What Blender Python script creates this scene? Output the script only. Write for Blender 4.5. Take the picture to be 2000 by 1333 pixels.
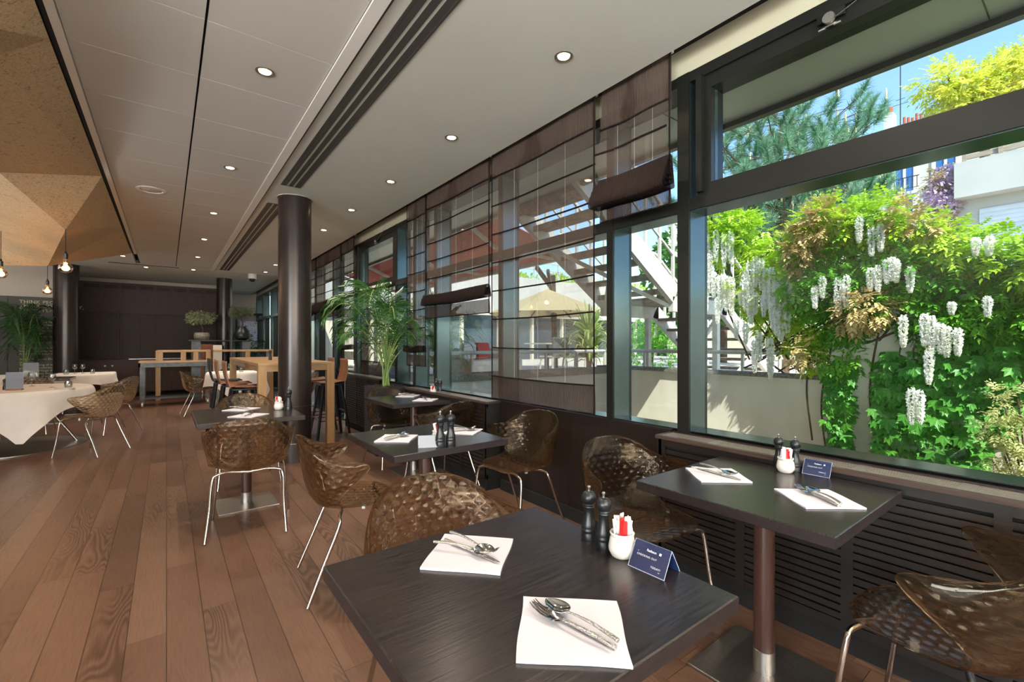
import bpy, math, random
import numpy as np
from mathutils import Vector, Matrix
PI = math.pi
for o in list(bpy.data.objects): bpy.data.objects.remove(o)
COL = bpy.context.scene.collection
SC = bpy.context.scene
rnd = random.Random(7)

# ---------------------------------------------------------------- camera
# world: +Y runs along the window wall into the room, +X points at the windows, z up, metres
cd = bpy.data.cameras.new('camera'); cam = bpy.data.objects.new('camera', cd); COL.objects.link(cam)
cam.location = (0, 0, 1.32); cam.rotation_euler = (PI/2, 0, -math.atan((1000-325)/889.))
cd.lens = 16.0; cd.sensor_width = 36; cd.shift_y = 0.00275; cd.clip_start = 0.02; cd.clip_end = 500
SC.camera = cam

# ---------------------------------------------------------------- world, sun, exposure
w = bpy.data.worlds.new('sky'); SC.world = w; w.use_nodes = True
nt = w.node_tree; bg = nt.nodes['Background']
sky = nt.nodes.new('ShaderNodeTexSky'); sky.sky_type = 'NISHITA'; sky.sun_disc = False
sky.sun_elevation = math.radians(52); sky.sun_rotation = math.radians(208); sky.air_density = 1.0; sky.dust_density = 0.6; sky.ozone_density = 5.0
nt.links.new(sky.outputs[0], bg.inputs[0]); bg.inputs[1].default_value = 0.2
SUN_DIR = Vector((-0.30, -0.56, 0.80)).normalized()      # towards the sun
sd = bpy.data.lights.new('sun', 'SUN'); sd.energy = 4.2; sd.angle = 0.01; sd.color = (1, .96, .88)
so = bpy.data.objects.new('sun', sd); COL.objects.link(so); so.rotation_euler = SUN_DIR.to_track_quat('Z', 'Y').to_euler()
vs = SC.view_settings; vs.view_transform = 'Standard'; vs.look = 'None'; vs.exposure = 1.4; vs.gamma = 1; vs.use_curve_mapping = False
SC.cycles.max_bounces = 14; SC.cycles.transparent_max_bounces = 40; SC.cycles.transmission_bounces = 12
SC.cycles.caustics_refractive = False; SC.cycles.caustics_reflective = False; SC.cycles.sample_clamp_indirect = 6

def point(name, loc, e, col=(1, .78, .55), r=.08):
    l = bpy.data.lights.new(name, 'POINT'); l.energy = e; l.color = col; l.shadow_soft_size = r
    o = bpy.data.objects.new(name, l); COL.objects.link(o); o.location = loc; return o
# added fill lights out of view, brightening the room where no window is known
def fill_light(name, loc, rot, sx, sy, e, col=(.86, .96, 1)):
    l = bpy.data.lights.new(name, 'AREA'); l.shape = 'RECTANGLE'; l.size = sx; l.size_y = sy; l.energy = e; l.color = col
    o = bpy.data.objects.new(name, l); COL.objects.link(o); o.location = loc; o.rotation_euler = rot; return o
fill_light('back_fill_light', (-2, -3.55, 1.6), (PI/2+.25, 0, PI), 7.6, 2.5, 700)
fill_light('left_fill_light', (-6.15, -1.8, 1.6), (0, -PI/2, 0), 2.4, 3.2, 260)
# added upward fill lights out of view, to brighten the white ceiling
fill_light('ceiling_fill_light', (-2, -3.3, 1.5), (PI, 0, 0), 7.6, .25, 520, (.95, .98, .95))
fill_light('ceiling_fill_light', (-4.3, 5.0, 1.95), (PI, 0, 0), .3, 13.0, 330, (.98, .97, .92))

# ---------------------------------------------------------------- materials
def rgb(h):
    h = h.lstrip('#'); c = [int(h[i:i+2], 16)/255 for i in (0, 2, 4)]
    return tuple(v/12.92 if v < .04045 else ((v+.055)/1.055)**2.4 for v in c)+(1,)
def mat(name, col=(.5, .5, .5, 1), rough=.5, metal=0, **kw):
    m = bpy.data.materials.new(name); m.use_nodes = True
    b = m.node_tree.nodes['Principled BSDF']
    if isinstance(col, str): col = rgb(col)
    b.inputs['Base Color'].default_value = col; b.inputs['Roughness'].default_value = rough; b.inputs['Metallic'].default_value = metal
    for k, v in kw.items(): b.inputs[k.replace('_', ' ')].default_value = v
    return m
class NT:
    def __init__(s, m): s.m = m; s.t = m.node_tree; s.b = s.t.nodes.get('Principled BSDF')
    def n(s, typ, **kw):
        x = s.t.nodes.new('ShaderNode'+typ)
        for k, v in kw.items():
            if k in x.inputs.keys(): x.inputs[k].default_value = v
            else: setattr(x, k, v)
        return x
    def l(s, a, b): s.t.links.new(a, b)
    def coords(s, scale=(1, 1, 1), rot=(0, 0, 0), kind='Object'):
        tc = s.n('TexCoord'); mp = s.n('Mapping'); mp.inputs['Scale'].default_value = scale; mp.inputs['Rotation'].default_value = rot
        s.l(tc.outputs[kind], mp.inputs[0]); return mp.outputs[0]
    def noise(s, vec, scale=5, detail=3, rough=.5, dist=0):
        x = s.n('TexNoise'); x.inputs['Scale'].default_value = scale; x.inputs['Detail'].default_value = detail; x.inputs['Roughness'].default_value = rough; x.inputs['Distortion'].default_value = dist
        s.l(vec, x.inputs['Vector']); return x.outputs[0]
    def ramp(s, fac, stops):
        x = s.n('ValToRGB'); cr = x.color_ramp
        while len(cr.elements) < len(stops): cr.elements.new(.5)
        for e, (p, c) in zip(cr.elements, stops): e.position = p; e.color = rgb(c) if isinstance(c, str) else c
        s.l(fac, x.inputs[0]); return x.outputs[0]
    def bump(s, h, strength=.3, dist=.01):
        x = s.n('Bump'); x.inputs['Strength'].default_value = strength; x.inputs['Distance'].default_value = dist
        s.l(h, x.inputs['Height']); s.l(x.outputs[0], s.b.inputs['Normal'])
    def math(s, op, a, b=None):
        x = s.n('Math', operation=op)
        for i, v in enumerate((a, b)):
            if v is None: continue
            if hasattr(v, 'links'): s.l(v, x.inputs[i])
            else: x.inputs[i].default_value = v
        return x.outputs[0]
    def mix(s, f, a, b, blend='MIX'):
        x = s.n('Mix', data_type='RGBA', blend_type=blend)
        for i, v in ((0, f), (6, a), (7, b)):
            if hasattr(v, 'links'): s.l(v, x.inputs[i])
            else: x.inputs[i].default_value = rgb(v) if isinstance(v, str) else v
        return x.outputs[2]
def noisy(name, c1, c2, scale=4, rough=.6, metal=0, sc=(1, 1, 1), bump=0, detail=4, **kw):
    m = mat(name, c1, rough, metal, **kw); t = NT(m); v = t.coords(sc)
    f = t.noise(v, scale, detail); t.l(t.ramp(f, [(.3, c1), (.7, c2)]), t.b.inputs['Base Color'])
    if bump: t.bump(f, bump, .01)
    return m
M = {}
# floor: smoked oak planks
m = mat('floor_planks', rough=.34); t = NT(m)
tc = t.coords(); sx = t.n('SeparateXYZ'); t.l(tc, sx.inputs[0])
row = t.math('FLOOR', t.math('DIVIDE', sx.outputs[0], .142))
wn = t.n('TexWhiteNoise', noise_dimensions='1D'); t.l(row, wn.inputs['W'])
yy = t.math('ADD', sx.outputs[1], t.math('MULTIPLY', wn.outputs[0], 7.3))
pl = t.math('FLOOR', t.math('DIVIDE', yy, 1.9))
wn2 = t.n('TexWhiteNoise', noise_dimensions='2D'); cx = t.n('CombineXYZ'); t.l(row, cx.inputs[0]); t.l(pl, cx.inputs[1]); t.l(cx.outputs[0], wn2.inputs['Vector'])
shift = t.n('VectorMath', operation='MULTIPLY'); t.l(wn2.outputs['Color'], shift.inputs[0]); shift.inputs[1].default_value = (37, 41, 0)
addv = t.n('VectorMath', operation='ADD'); t.l(tc, addv.inputs[0]); t.l(shift.outputs[0], addv.inputs[1])
mp = t.n('Mapping'); mp.inputs['Scale'].default_value = (9, 1.5, 1); t.l(addv.outputs[0], mp.inputs[0])
nz = t.noise(mp.outputs[0], .7, 1.2, .4)
rings = t.math('SINE', t.math('MULTIPLY', nz, 150))
rings = t.math('MULTIPLY', t.math('ADD', rings, 1), .5)
figure = t.ramp(t.noise(mp.outputs[0], .35, 1, .5), [(.5, '#000000'), (.62, '#ffffff')])
mp2 = t.n('Mapping'); mp2.inputs['Scale'].default_value = (160, 7, 1); t.l(addv.outputs[0], mp2.inputs[0])
fine = t.noise(mp2.outputs[0], 1, 3, .6)
base = t.ramp(wn2.outputs[0], [(0, '#6b4f40'), (.5, '#7b5b49'), (1, '#8a6a56')])
base = t.mix(t.math('MULTIPLY', fine, .75), base, '#4a352a')
base = t.mix(t.math('MULTIPLY', t.math('MULTIPLY', rings, figure), .62), base, '#352119')
ux = t.math('FRACT', t.math('DIVIDE', sx.outputs[0], .142)); uy = t.math('FRACT', t.math('DIVIDE', yy, 1.9))
gap = t.math('MAXIMUM', t.math('MAXIMUM', t.math('LESS_THAN', ux, .014), t.math('GREATER_THAN', ux, .988)), t.math('LESS_THAN', uy, .0016))
base = t.mix(t.math('MULTIPLY', gap, .75), base, '#1c110b')
t.l(base, t.b.inputs['Base Color'])
t.l(t.math('ADD', t.math('MULTIPLY', fine, .16), .26), t.b.inputs['Roughness'])
t.bump(t.math('SUBTRACT', t.math('MULTIPLY', fine, .5), gap), .22, .002); M['floor'] = m
def wood(name, c1, c2, along='Y', rough=.35, fine=1.0, bump=.15, spec=.5, coat=0):
    m = mat(name, c1, rough); t = NT(m); s = {'X': (5, 90, 9), 'Y': (90, 5, 90), 'Z': (90, 90, 5)}[along]
    v = t.coords(tuple(a*fine for a in s)); f = t.noise(v, 1, 4, .6); t.l(t.ramp(f, [(.32, c1), (.7, c2)]), t.b.inputs['Base Color'])
    t.bump(f, bump, .002); t.b.inputs['Specular IOR Level'].default_value = spec; t.b.inputs['Coat Weight'].default_value = coat; return m
M['wenge_top'] = wood('wenge_tabletop', '#120f10', '#332b2b', 'X', .25, 1.6, .15, .55)
M['wenge_x'] = wood('wenge_panel', '#120d0c', '#261d1a', 'Z', .42, .8, .12)
M['cab'] = wood('dark_cabinet', '#0f0b0a', '#1d1614', 'Y', .42, .7, .1)
M['cab_top'] = wood('cabinet_top', '#33261f', '#4d3c34', 'Y', .38, .7, .1)
M['cab_top2'] = noisy('grille_metal', '#8d877c', '#a39c92', 60, .3, .5)
M['reddark'] = wood('red_brown_cabinet', '#33201a', '#4a2e24', 'Z', .6, .5, .08)
M['panel'] = wood('wall_panel', '#2e1b15', '#41281f', 'Z', .6, .5, .08)
M['oak'] = wood('light_oak', '#9a7850', '#b39068', 'X', .35, .5, .08)
M['oakz'] = wood('light_oak_upright', '#967249', '#b08a5f', 'Z', .35, .5, .08)
M['tan'] = wood('tan_plywood', '#7d5238', '#956548', 'X', .35, .4, .05)
M['slot'] = mat('dark_gap', '#060505', .9)
M['black'] = mat('satin_black', '#131416', .38)
M['mill'] = noisy('mill_black', '#111214', '#1d1f22', 30, .36)
M['chrome'] = mat('chrome', '#d9d6d2', .08, 1); M['chrome_leg'] = noisy('chrome_leg', '#b5aca6', '#d2c9c2', 8, .16, 1)
M['steel'] = noisy('brushed_steel', '#9b9794', '#bcb8b4', 20, .36, 1, (1, 30, 1))
t = NT(M['steel'])
M['hammered'] = mat('hammered_steel', '#cfcbc4', .16, 1); t = NT(M['hammered']); v = t.n('TexVoronoi'); v.inputs['Scale'].default_value = 420; t.l(t.coords(), v.inputs['Vector']); t.bump(v.outputs[0], .9, .002)
M['plaster'] = noisy('ceiling_plaster', '#c0c0b8', '#c5c5bd', 1.5, .75)
M['tile'] = noisy('ceiling_panel', '#bcb8b2', '#c1bdb7', 1.2, .7)
M['white'] = mat('white_paint', '#dad7d1', .5); M['bulk'] = mat('beige_paint', '#aaa58f', .7)
M['wallw'] = noisy('warm_white_wall', '#b3a79c', '#bbb0a5', 1, .7)
M['vent'] = mat('vent_grey', '#4b4846', .45, .3); M['column'] = noisy('column_lacquer', '#2b2220', '#332a27', 3, .27, .3)
M['column2'] = noisy('column_lacquer_base', '#332826', '#3a2f2c', 3, .33, .2)
M['frame'] = noisy('anthracite_frame', '#20211f', '#292a27', 2, .3, .45)
M['frame_side'] = mat('frame_reveal', '#566668', .2, .8)  # side faces of the same frame, coloured teal for the outdoor reflection on them
M['napkin'] = mat('napkin_paper', '#cfcbd3', .85); t = NT(M['napkin']); wv = t.n('TexMagic'); t.bump(t.noise(t.coords((1, 1, 1)), 700, 2), .12, .001)
M['linen'] = noisy('tablecloth_linen', '#ded5cd', '#e6ded6', 6, .85)
M['porcelain'] = mat('porcelain', '#ddd6cd', .16); M['red'] = mat('red_sachet', '#c01f22', .5); M['sachet'] = noisy('white_sachet', '#d8d2cf', '#efe9e6', 90, .5)
M['blue'] = noisy('navy_card', '#1d2c56', '#27407a', 12, .3); M['text'] = mat('print_white', '#dfe0e6', .5); M['textc'] = mat('print_cream', '#b9b08c', .6)
M['card'] = mat('white_card', '#d9d9e2', .4); M['olivewall'] = noisy('olive_black_panel', '#211f14', '#2a2819', 1, .5)
def glassy(name, col, rough=0, ior=1.45, thin=.0, spec=1):
    m = bpy.data.materials.new(name); m.use_nodes = True; t = NT(m); t.t.nodes.clear()
    out = t.n('OutputMaterial'); g = t.n('BsdfGlass'); g.inputs['Color'].default_value = rgb(col); g.inputs['Roughness'].default_value = rough; g.inputs['IOR'].default_value = ior
    tr = t.n('BsdfTransparent'); tr.inputs['Color'].default_value = rgb(col); mx = t.n('MixShader'); mx.inputs[0].default_value = thin
    t.l(g.outputs[0], mx.inputs[1]); t.l(tr.outputs[0], mx.inputs[2]); t.l(mx.outputs[0], out.inputs[0]); return m
def pane(name, col, k=.08, kf=.55):
    m = bpy.data.materials.new(name); m.use_nodes = True; t = NT(m); t.t.nodes.clear()
    out = t.n('OutputMaterial'); g = t.n('BsdfGlossy'); g.inputs['Roughness'].default_value = .0
    tr = t.n('BsdfTransparent'); tr.inputs['Color'].default_value = rgb(col); mx = t.n('MixShader')
    lw = t.n('LayerWeight'); lw.inputs[0].default_value = .35; f = t.math('ADD', t.math('MULTIPLY', lw.outputs['Fresnel'], kf), k*.3)
    t.l(f, mx.inputs[0]); t.l(tr.outputs[0], mx.inputs[1]); t.l(g.outputs[0], mx.inputs[2]); t.l(mx.outputs[0], out.inputs[0]); return m
M['amber'] = glassy('amber_polycarbonate', '#f2e7d8', .0, 1.47, .40)
M['glass'] = pane('clear_glassware', '#eef0f0', .25); M['acrylic'] = pane('acrylic', '#eceff2', .3)
M['bulb'] = pane('amber_bulb_glass', '#f0c890', .3)
M['pane'] = pane('window_glass', '#f3f7f4', .03, .28)
def emis(name, col, s):
    m = bpy.data.materials.new(name); m.use_nodes = True; t = NT(m); t.t.nodes.clear(); e = t.n('Emission'); e.inputs[0].default_value = rgb(col); e.inputs[1].default_value = s
    t.l(e.outputs[0], t.n('OutputMaterial').inputs[0]); return m
M['lamp'] = emis('lamp_glow', '#ffd0a0', 14); M['filament'] = emis('filament', '#ff9a3c', 60)
def sheer(name, col, alpha, k=.35):
    m = bpy.data.materials.new(name); m.use_nodes = True; t = NT(m); t.t.nodes.clear(); out = t.n('OutputMaterial')
    d = t.n('BsdfDiffuse'); d.inputs[0].default_value = rgb(col); tl = t.n('BsdfTranslucent'); tl.inputs[0].default_value = rgb(col)
    a = t.n('MixShader'); a.inputs[0].default_value = k; t.l(d.outputs[0], a.inputs[1]); t.l(tl.outputs[0], a.inputs[2])
    tr = t.n('BsdfTransparent'); b = t.n('MixShader'); v = t.coords((1, 260, 1.2)); f = t.noise(v, 1, 3)
    t.l(t.math('ADD', t.math('MULTIPLY', t.math('SUBTRACT', f, .5), .22), alpha), b.inputs[0])
    t.l(tr.outputs[0], b.inputs[1]); t.l(a.outputs[0], b.inputs[2]); t.l(b.outputs[0], out.inputs[0]); return m
M['sheer'] = sheer('sheer_brown_fabric', '#7d6d63', .36); M['sheer2'] = sheer('folded_sheer_fabric', '#2c2422', .93); M['hem'] = sheer('hem_fabric', '#4b3d37', .86)  # folded fabric is coloured near black for its backlit shade
# outside
M['concrete'] = noisy('stained_concrete', '#cbc4b4', '#ddd7c8', 1.3, .85, 0, (1, 2.5, .8), .05)
M['coping'] = noisy('mossy_coping', '#55524a', '#8d897e', 40, .9, 0, (1, 1, 1), .4)
M['paving'] = noisy('terrace_paving', '#bdb6aa', '#cfc8bc', 4, .8); M['gravel'] = noisy('gravel', '#6c655a', '#8d8577', 60, .95, 0, (1, 1, 1), .5)
M['wsteel'] = noisy('white_steel', '#bab6ae', '#d4d0c8', 9, .5); M['tread'] = noisy('weathered_tread', '#6d5c50', '#a0968a', 9, .8, 0, (1, 1, 1), .2)
M['redfab'] = noisy('red_awning', '#c2483f', '#d0574c', 3, .8); t = NT(M['redfab'])
M['cream'] = sheer('cream_canopy', '#d9cba6', .96, .5); M['render'] = noisy('white_render', '#c6c4bd', '#d0cec8', 1, .8)
M['parapet'] = noisy('grey_parapet', '#a9a9a4', '#b5b5b0', 1, .8); M['render2'] = noisy('cream_render', '#cfc8b4', '#d8d1be', 1, .8); M['dkglass'] = mat('dark_glazing', '#3b4a55', .08, .0, Specular_IOR_Level=.9)
M['bluepane'] = mat('blue_pane', '#3f6fb0', .06); M['zinc'] = mat('zinc', '#7c868f', .4, .5); M['terra'] = mat('terracotta', '#a9523a', .8); M['shutter'] = noisy('shutter', '#c6ced6', '#d2dae0', 3, .5)
M['slatwood'] = noisy('weathered_slats', '#8a7c6c', '#a89a88', 5, .8, 0, (1, 1, 12)); M['bark'] = noisy('bark', '#4b3a2c', '#6b5542', 12, .9, 0, (3, 3, .5), .4)
M['soffit'] = noisy('soffit_paint', '#b9c0b2', '#c3c9bc', 2, .35); M['darkmetal'] = mat('dark_metal', '#3d3835', .4, .5)
def leafmat(name, c1, c2, tr=.45, rough=.45):
    m = bpy.data.materials.new(name); m.use_nodes = True; t = NT(m); out = t.t.nodes['Material Output']; b = t.b
    f = t.noise(t.coords(), 2.3, 3); col = t.ramp(f, [(.3, c1), (.7, c2)]); t.l(col, b.inputs['Base Color']); b.inputs['Roughness'].default_value = rough
    tl = t.n('BsdfTranslucent'); t.l(col, tl.inputs[0]); mx = t.n('MixShader'); mx.inputs[0].default_value = tr
    t.l(b.outputs[0], mx.inputs[1]); t.l(tl.outputs[0], mx.inputs[2]); t.l(mx.outputs[0], out.inputs[0]); return m
M['leaf_lime'] = leafmat('lime_leaves', '#93c02e', '#c8e045'); M['leaf_mid'] = leafmat('mid_green_leaves', '#4f9a2c', '#8ac444'); M['leaf_creep'] = leafmat('creeper_leaves', '#3f8a30', '#6db544')
M['leaf_bronze'] = leafmat('bronze_leaves', '#b39a62', '#d3bb84', .3); M['leaf_yel'] = leafmat('yellow_leaves', '#b9c832', '#e6e06a'); M['leaf_dark'] = leafmat('dark_leaves', '#2f5c24', '#4c8434')
M['leaf_palm'] = leafmat('palm_leaves', '#1d4420', '#3b6b2b', .25, .35); M['leaf_olive'] = leafmat('olive_leaves', '#5c6848', '#8d9874', .3); M['needle'] = leafmat('pine_needles', '#4c7f5a', '#86b08a', .3)
M['petal'] = leafmat('white_petals', '#f3f1e4', '#ffffff', .5); M['lilac'] = leafmat('lilac_petals', '#c9b2cf', '#e4d2e4', .5); M['variegated'] = leafmat('variegated_leaves', '#b6c070', '#e8dfa8')
M['candle'] = mat('pine_candle', '#d8c493', .8); M['spiky'] = leafmat('spiky_leaves', '#7da04a', '#c0cc7c')

# ---------------------------------------------------------------- geometry helpers
class MB:
    def __init__(s): s.v = []; s.f = []; s.sm = False
    def add(s, vs, fs):
        n = len(s.v); s.v += [tuple(v) for v in vs]; s.f += [tuple(i+n for i in f) for f in fs]; return s
    def box(s, x0, x1, y0, y1, z0, z1):
        return s.add([(x0, y0, z0), (x1, y0, z0), (x1, y1, z0), (x0, y1, z0), (x0, y0, z1), (x1, y0, z1), (x1, y1, z1), (x0, y1, z1)],
                     [(0, 3, 2, 1), (4, 5, 6, 7), (0, 1, 5, 4), (1, 2, 6, 5), (2, 3, 7, 6), (3, 0, 4, 7)])
    def bbox(s, x0, x1, y0, y1, z0, z1, b=.003):      # box with chamfered edges
        vs = []; 
        for z, i in ((z0, b), (z0+b, 0), (z1-b, 0), (z1, b)):
            for (x, y, dx, dy) in ((x0, y0, 1, 1), (x1, y0, -1, 1), (x1, y1, -1, -1), (x0, y1, 1, -1)):
                vs.append((x+dx*i, y+dy*i, z))
        fs = [(3, 2, 1, 0), (12, 13, 14, 15)]
        for k in range(3):
            for j in range(4): a = k*4+j; c = k*4+(j+1) % 4; fs.append((a, c, c+4, a+4))
        return s.add(vs, fs)
    def obox(s, p, q, w, h, up=(0, 0, 1)):             # beam from p to q, width w, height h
        p = Vector(p); q = Vector(q); d = (q-p).normalized(); sd_ = d.cross(Vector(up))
        if sd_.length < 1e-4: sd_ = d.cross(Vector((1, 0, 0)))
        sd_.normalize(); u = sd_.cross(d); vs = []
        for c in (p, q):
            for a, b in ((-1, -1), (1, -1), (1, 1), (-1, 1)): vs.append(c+sd_*a*w/2+u*b*h/2)
        return s.add(vs, [(0, 3, 2, 1), (4, 5, 6, 7), (0, 1, 5, 4), (1, 2, 6, 5), (2, 3, 7, 6), (3, 0, 4, 7)])
    def tube(s, pts, r, n=8, cap=True):
        pts = [Vector(p) for p in pts]; rs = r if isinstance(r, (list, tuple)) else [r]*len(pts); vs = []; fs = []
        T0 = (pts[1]-pts[0]).normalized(); N = T0.cross(Vector((0, 0, 1)));
        if N.length < .05: N = T0.cross(Vector((1, 0, 0)))
        N.normalize()
        for i, p in enumerate(pts):
            a = pts[max(0, i-1)]; b = pts[min(len(pts)-1, i+1)]; T = (b-a).normalized(); N = (N-T*N.dot(T)).normalized(); B = T.cross(N)
            for k in range(n): an = 2*PI*k/n; vs.append(p+(N*math.cos(an)+B*math.sin(an))*rs[i])
        for i in range(len(pts)-1):
            for k in range(n): a = i*n+k; b = i*n+(k+1) % n; fs.append((a, b, b+n, a+n))
        if cap: fs.append(tuple(range(n-1, -1, -1))); fs.append(tuple((len(pts)-1)*n+k for k in range(n)))
        s.sm = True; return s.add(vs, fs)
    def lathe(s, prof, n=24, c=(0, 0, 0), cap=True):
        vs = []; fs = []
        for r, z in prof:
            for k in range(n): a = 2*PI*k/n; vs.append((c[0]+r*math.cos(a), c[1]+r*math.sin(a), c[2]+z))
        for i in range(len(prof)-1):
            for k in range(n): a = i*n+k; b = i*n+(k+1) % n; fs.append((a, b, b+n, a+n))
        if cap: fs.append(tuple(range(n-1, -1, -1))); fs.append(tuple((len(prof)-1)*n+k for k in range(n)))
        s.sm = True; return s.add(vs, fs)
    def cyl(s, x, y, z0, z1, r, n=24): return s.lathe([(r, z0), (r, z1)], n, (x, y, 0))
    def grid(s, fn, nu, nv):
        vs = [fn(i/nu, j/nv) for j in range(nv+1) for i in range(nu+1)]; fs = [(j*(nu+1)+i, j*(nu+1)+i+1, (j+1)*(nu+1)+i+1, (j+1)*(nu+1)+i) for j in range(nv) for i in range(nu)]
        return s.add(vs, fs)
    def xf(s, m): s.v = [tuple(m @ Vector(v)) for v in s.v]; return s
    def build(s, name, material, parent=None, smooth=None, loc=None, rz=0):
        me = bpy.data.meshes.new(name); me.from_pydata(s.v, [], s.f); me.update()
        sm = s.sm if smooth is None else smooth
        if sm:
            me.polygons.foreach_set('use_smooth', [True]*len(me.polygons)); me.update()
            try: me.set_sharp_from_angle(angle=math.radians(40))
            except Exception: pass
        me.materials.append(M[material] if isinstance(material, str) else material)
        o = bpy.data.objects.new(name, me); COL.objects.link(o)
        if parent is not None: o.parent = parent
        if loc is not None: o.location = loc
        o.rotation_euler.z = rz
        return o
def B(*a): return MB().box(*a)
def BB(*a): return MB().bbox(*a)
def thing(name, label, cat, loc=(0, 0, 0), rz=0, group=None):
    o = bpy.data.objects.new(name, None); COL.objects.link(o); o.empty_display_size = .05; o.location = loc; o.rotation_euler = (0, 0, rz)
    o['label'] = label; o['category'] = cat
    if group: o['group'] = group
    return o
def tag(o, label, cat, group=None, kind=None):
    o['label'] = label; o['category'] = cat
    if group: o['group'] = group
    if kind: o['kind'] = kind
    return o
def struct(o): o['kind'] = 'structure'; return o
def copy_tree(o, parent=None, top=True, label=None, group=None, loc=None, rz=None):
    c = o.copy(); COL.objects.link(c)
    if parent is not None: c.parent = parent
    for ch in list(o.children): copy_tree(ch, c, False)
    if top:
        if label: c['label'] = label
        if group: c['group'] = group
        if loc is not None: c.location = loc
        if rz is not None: c.rotation_euler[2] = rz
    return c
def crom(pts, n):                                     # catmull-rom through points
    P = [Vector(p) for p in pts]; P = [P[0]*2-P[1]]+P+[P[-1]*2-P[-2]]; out = []
    for i in range(1, len(P)-2):
        for k in range(n):
            t = k/n; a, b, c, d = P[i-1:i+3]
            out.append(.5*((2*b)+(c-a)*t+(2*a-5*b+4*c-d)*t*t+(3*b-a-3*c+d)*t*t*t))
    out.append(P[-2]); return out
def text(name, body, size, material, parent, loc, rot, ext=.0002, align='LEFT', spacing=1.0, lsp=1.0, bold=0):
    c = bpy.data.curves.new(name, 'FONT'); c.body = body; c.size = size; c.extrude = ext; c.align_x = align; c.space_character = spacing; c.space_line = lsp; c.offset = bold
    o = bpy.data.objects.new(name, c); COL.objects.link(o); dg = bpy.context.evaluated_depsgraph_get(); me = bpy.data.meshes.new_from_object(o.evaluated_get(dg)); bpy.data.objects.remove(o); me.materials.clear(); me.materials.append(M[material])
    o = bpy.data.objects.new(name, me); COL.objects.link(o); o.parent = parent; o.location = loc; o.rotation_euler = rot; return o
# ================================================================ SETTING
CZ = 2.97
struct(B(-6.2, 2.6, -3.6, 18.2, -.05, 0).build('floor', 'floor'))
struct(B(.86, 2.27, -3.6, 12.15, CZ, CZ+.08).build('ceiling', 'plaster'))
struct(B(-6.2, 2.27, 12.17, 18.2, CZ, CZ+.08).build('ceiling', 'plaster'))
struct(B(-6.2, -.5, 10.75, 12.17, CZ, CZ+.08).build('ceiling', 'plaster'))
struct(B(-6.2, 2.6, -3.6, 18.2, CZ+.32, CZ+.36).build('ceiling', 'slot'))
mb = MB(); y0 = 2.785-.6225*10
for k in range(26):
    a = y0+k*.6225
    if a > 12.1: break
    for (xa, xb) in ((-.43, .157), (.165, .785)): mb.box(xa+.002, xb-.002, a+.0025, min(a+.6225, 12.15)-.0025, CZ, CZ+.02)
struct(mb.build('ceiling', 'tile')); struct(B(-.45, .86, -3.6, 12.17, CZ+.021, CZ+.04).build('ceiling', 'slot'))
struct(MB().box(.787, .855, -3.6, 12.17, CZ-.012, CZ+.01).build('trim_1', 'white')); struct(B(-.47, -.432, -3.6, 10.75, CZ-.015, CZ+.03).build('trim_2', 'white'))
struct(B(-.492, -.471, -3.6, 10.75, CZ-.012, CZ+.25).build('trim_3', 'slot')); struct(B(.857, .87, -3.6, 12.17, CZ-.002, CZ+.004).build('trim_4', 'vent'))
# walls
struct(B(-6.3, -6.2, -3.6, 18.2, 0, CZ+.36).build('wall_left', 'wallw'))
struct(B(-6.2, 2.6, -3.7, -3.6, 0, CZ+.36).build('wall_back', 'wallw'))
struct(B(1.25, 2.6, 17.6, 17.7, 0, CZ+.36).build('wall_far', 'wallw')); struct(B(-6.2, -1.72, 13.62, 13.72, 2.3, CZ+.36).build('wall_far', 'wallw'))
struct(B(-6.2, -1.72, 13.66, 13.72, 0, 2.3).build('wall_far', 'olivewall')); struct(B(-1.72, 1.27, 15.32, 15.4, 0, CZ+.3).build('wall_far', 'wallw'))
struct(B(2.435, 2.58, -3.6, 7.45, 0, .795).build('wall_right', 'wenge_x')); struct(B(2.44, 2.58, -3.6, 18.2, 2.91, CZ+.36).build('wall_right', 'bulk'))
struct(B(2.43, 2.6, -3.6, -.12, .8, 2.91).build('wall_right', 'bulk')); struct(B(2.28, 2.44, -3.6, 18.2, CZ+.1, CZ+.12).build('ceiling', 'slot'))
struct(B(2.41, 2.435, 1.6, 3.35, 0, .09).build('baseboard_right', 'slot')); struct(B(2.418, 2.6, 1.6, 3.35, .785, .806).build('trim_5', 'cab'))
struct(B(2.418, 2.6, 5.15, 5.95, .785, .806).build('trim_6', 'cab'))
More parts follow.
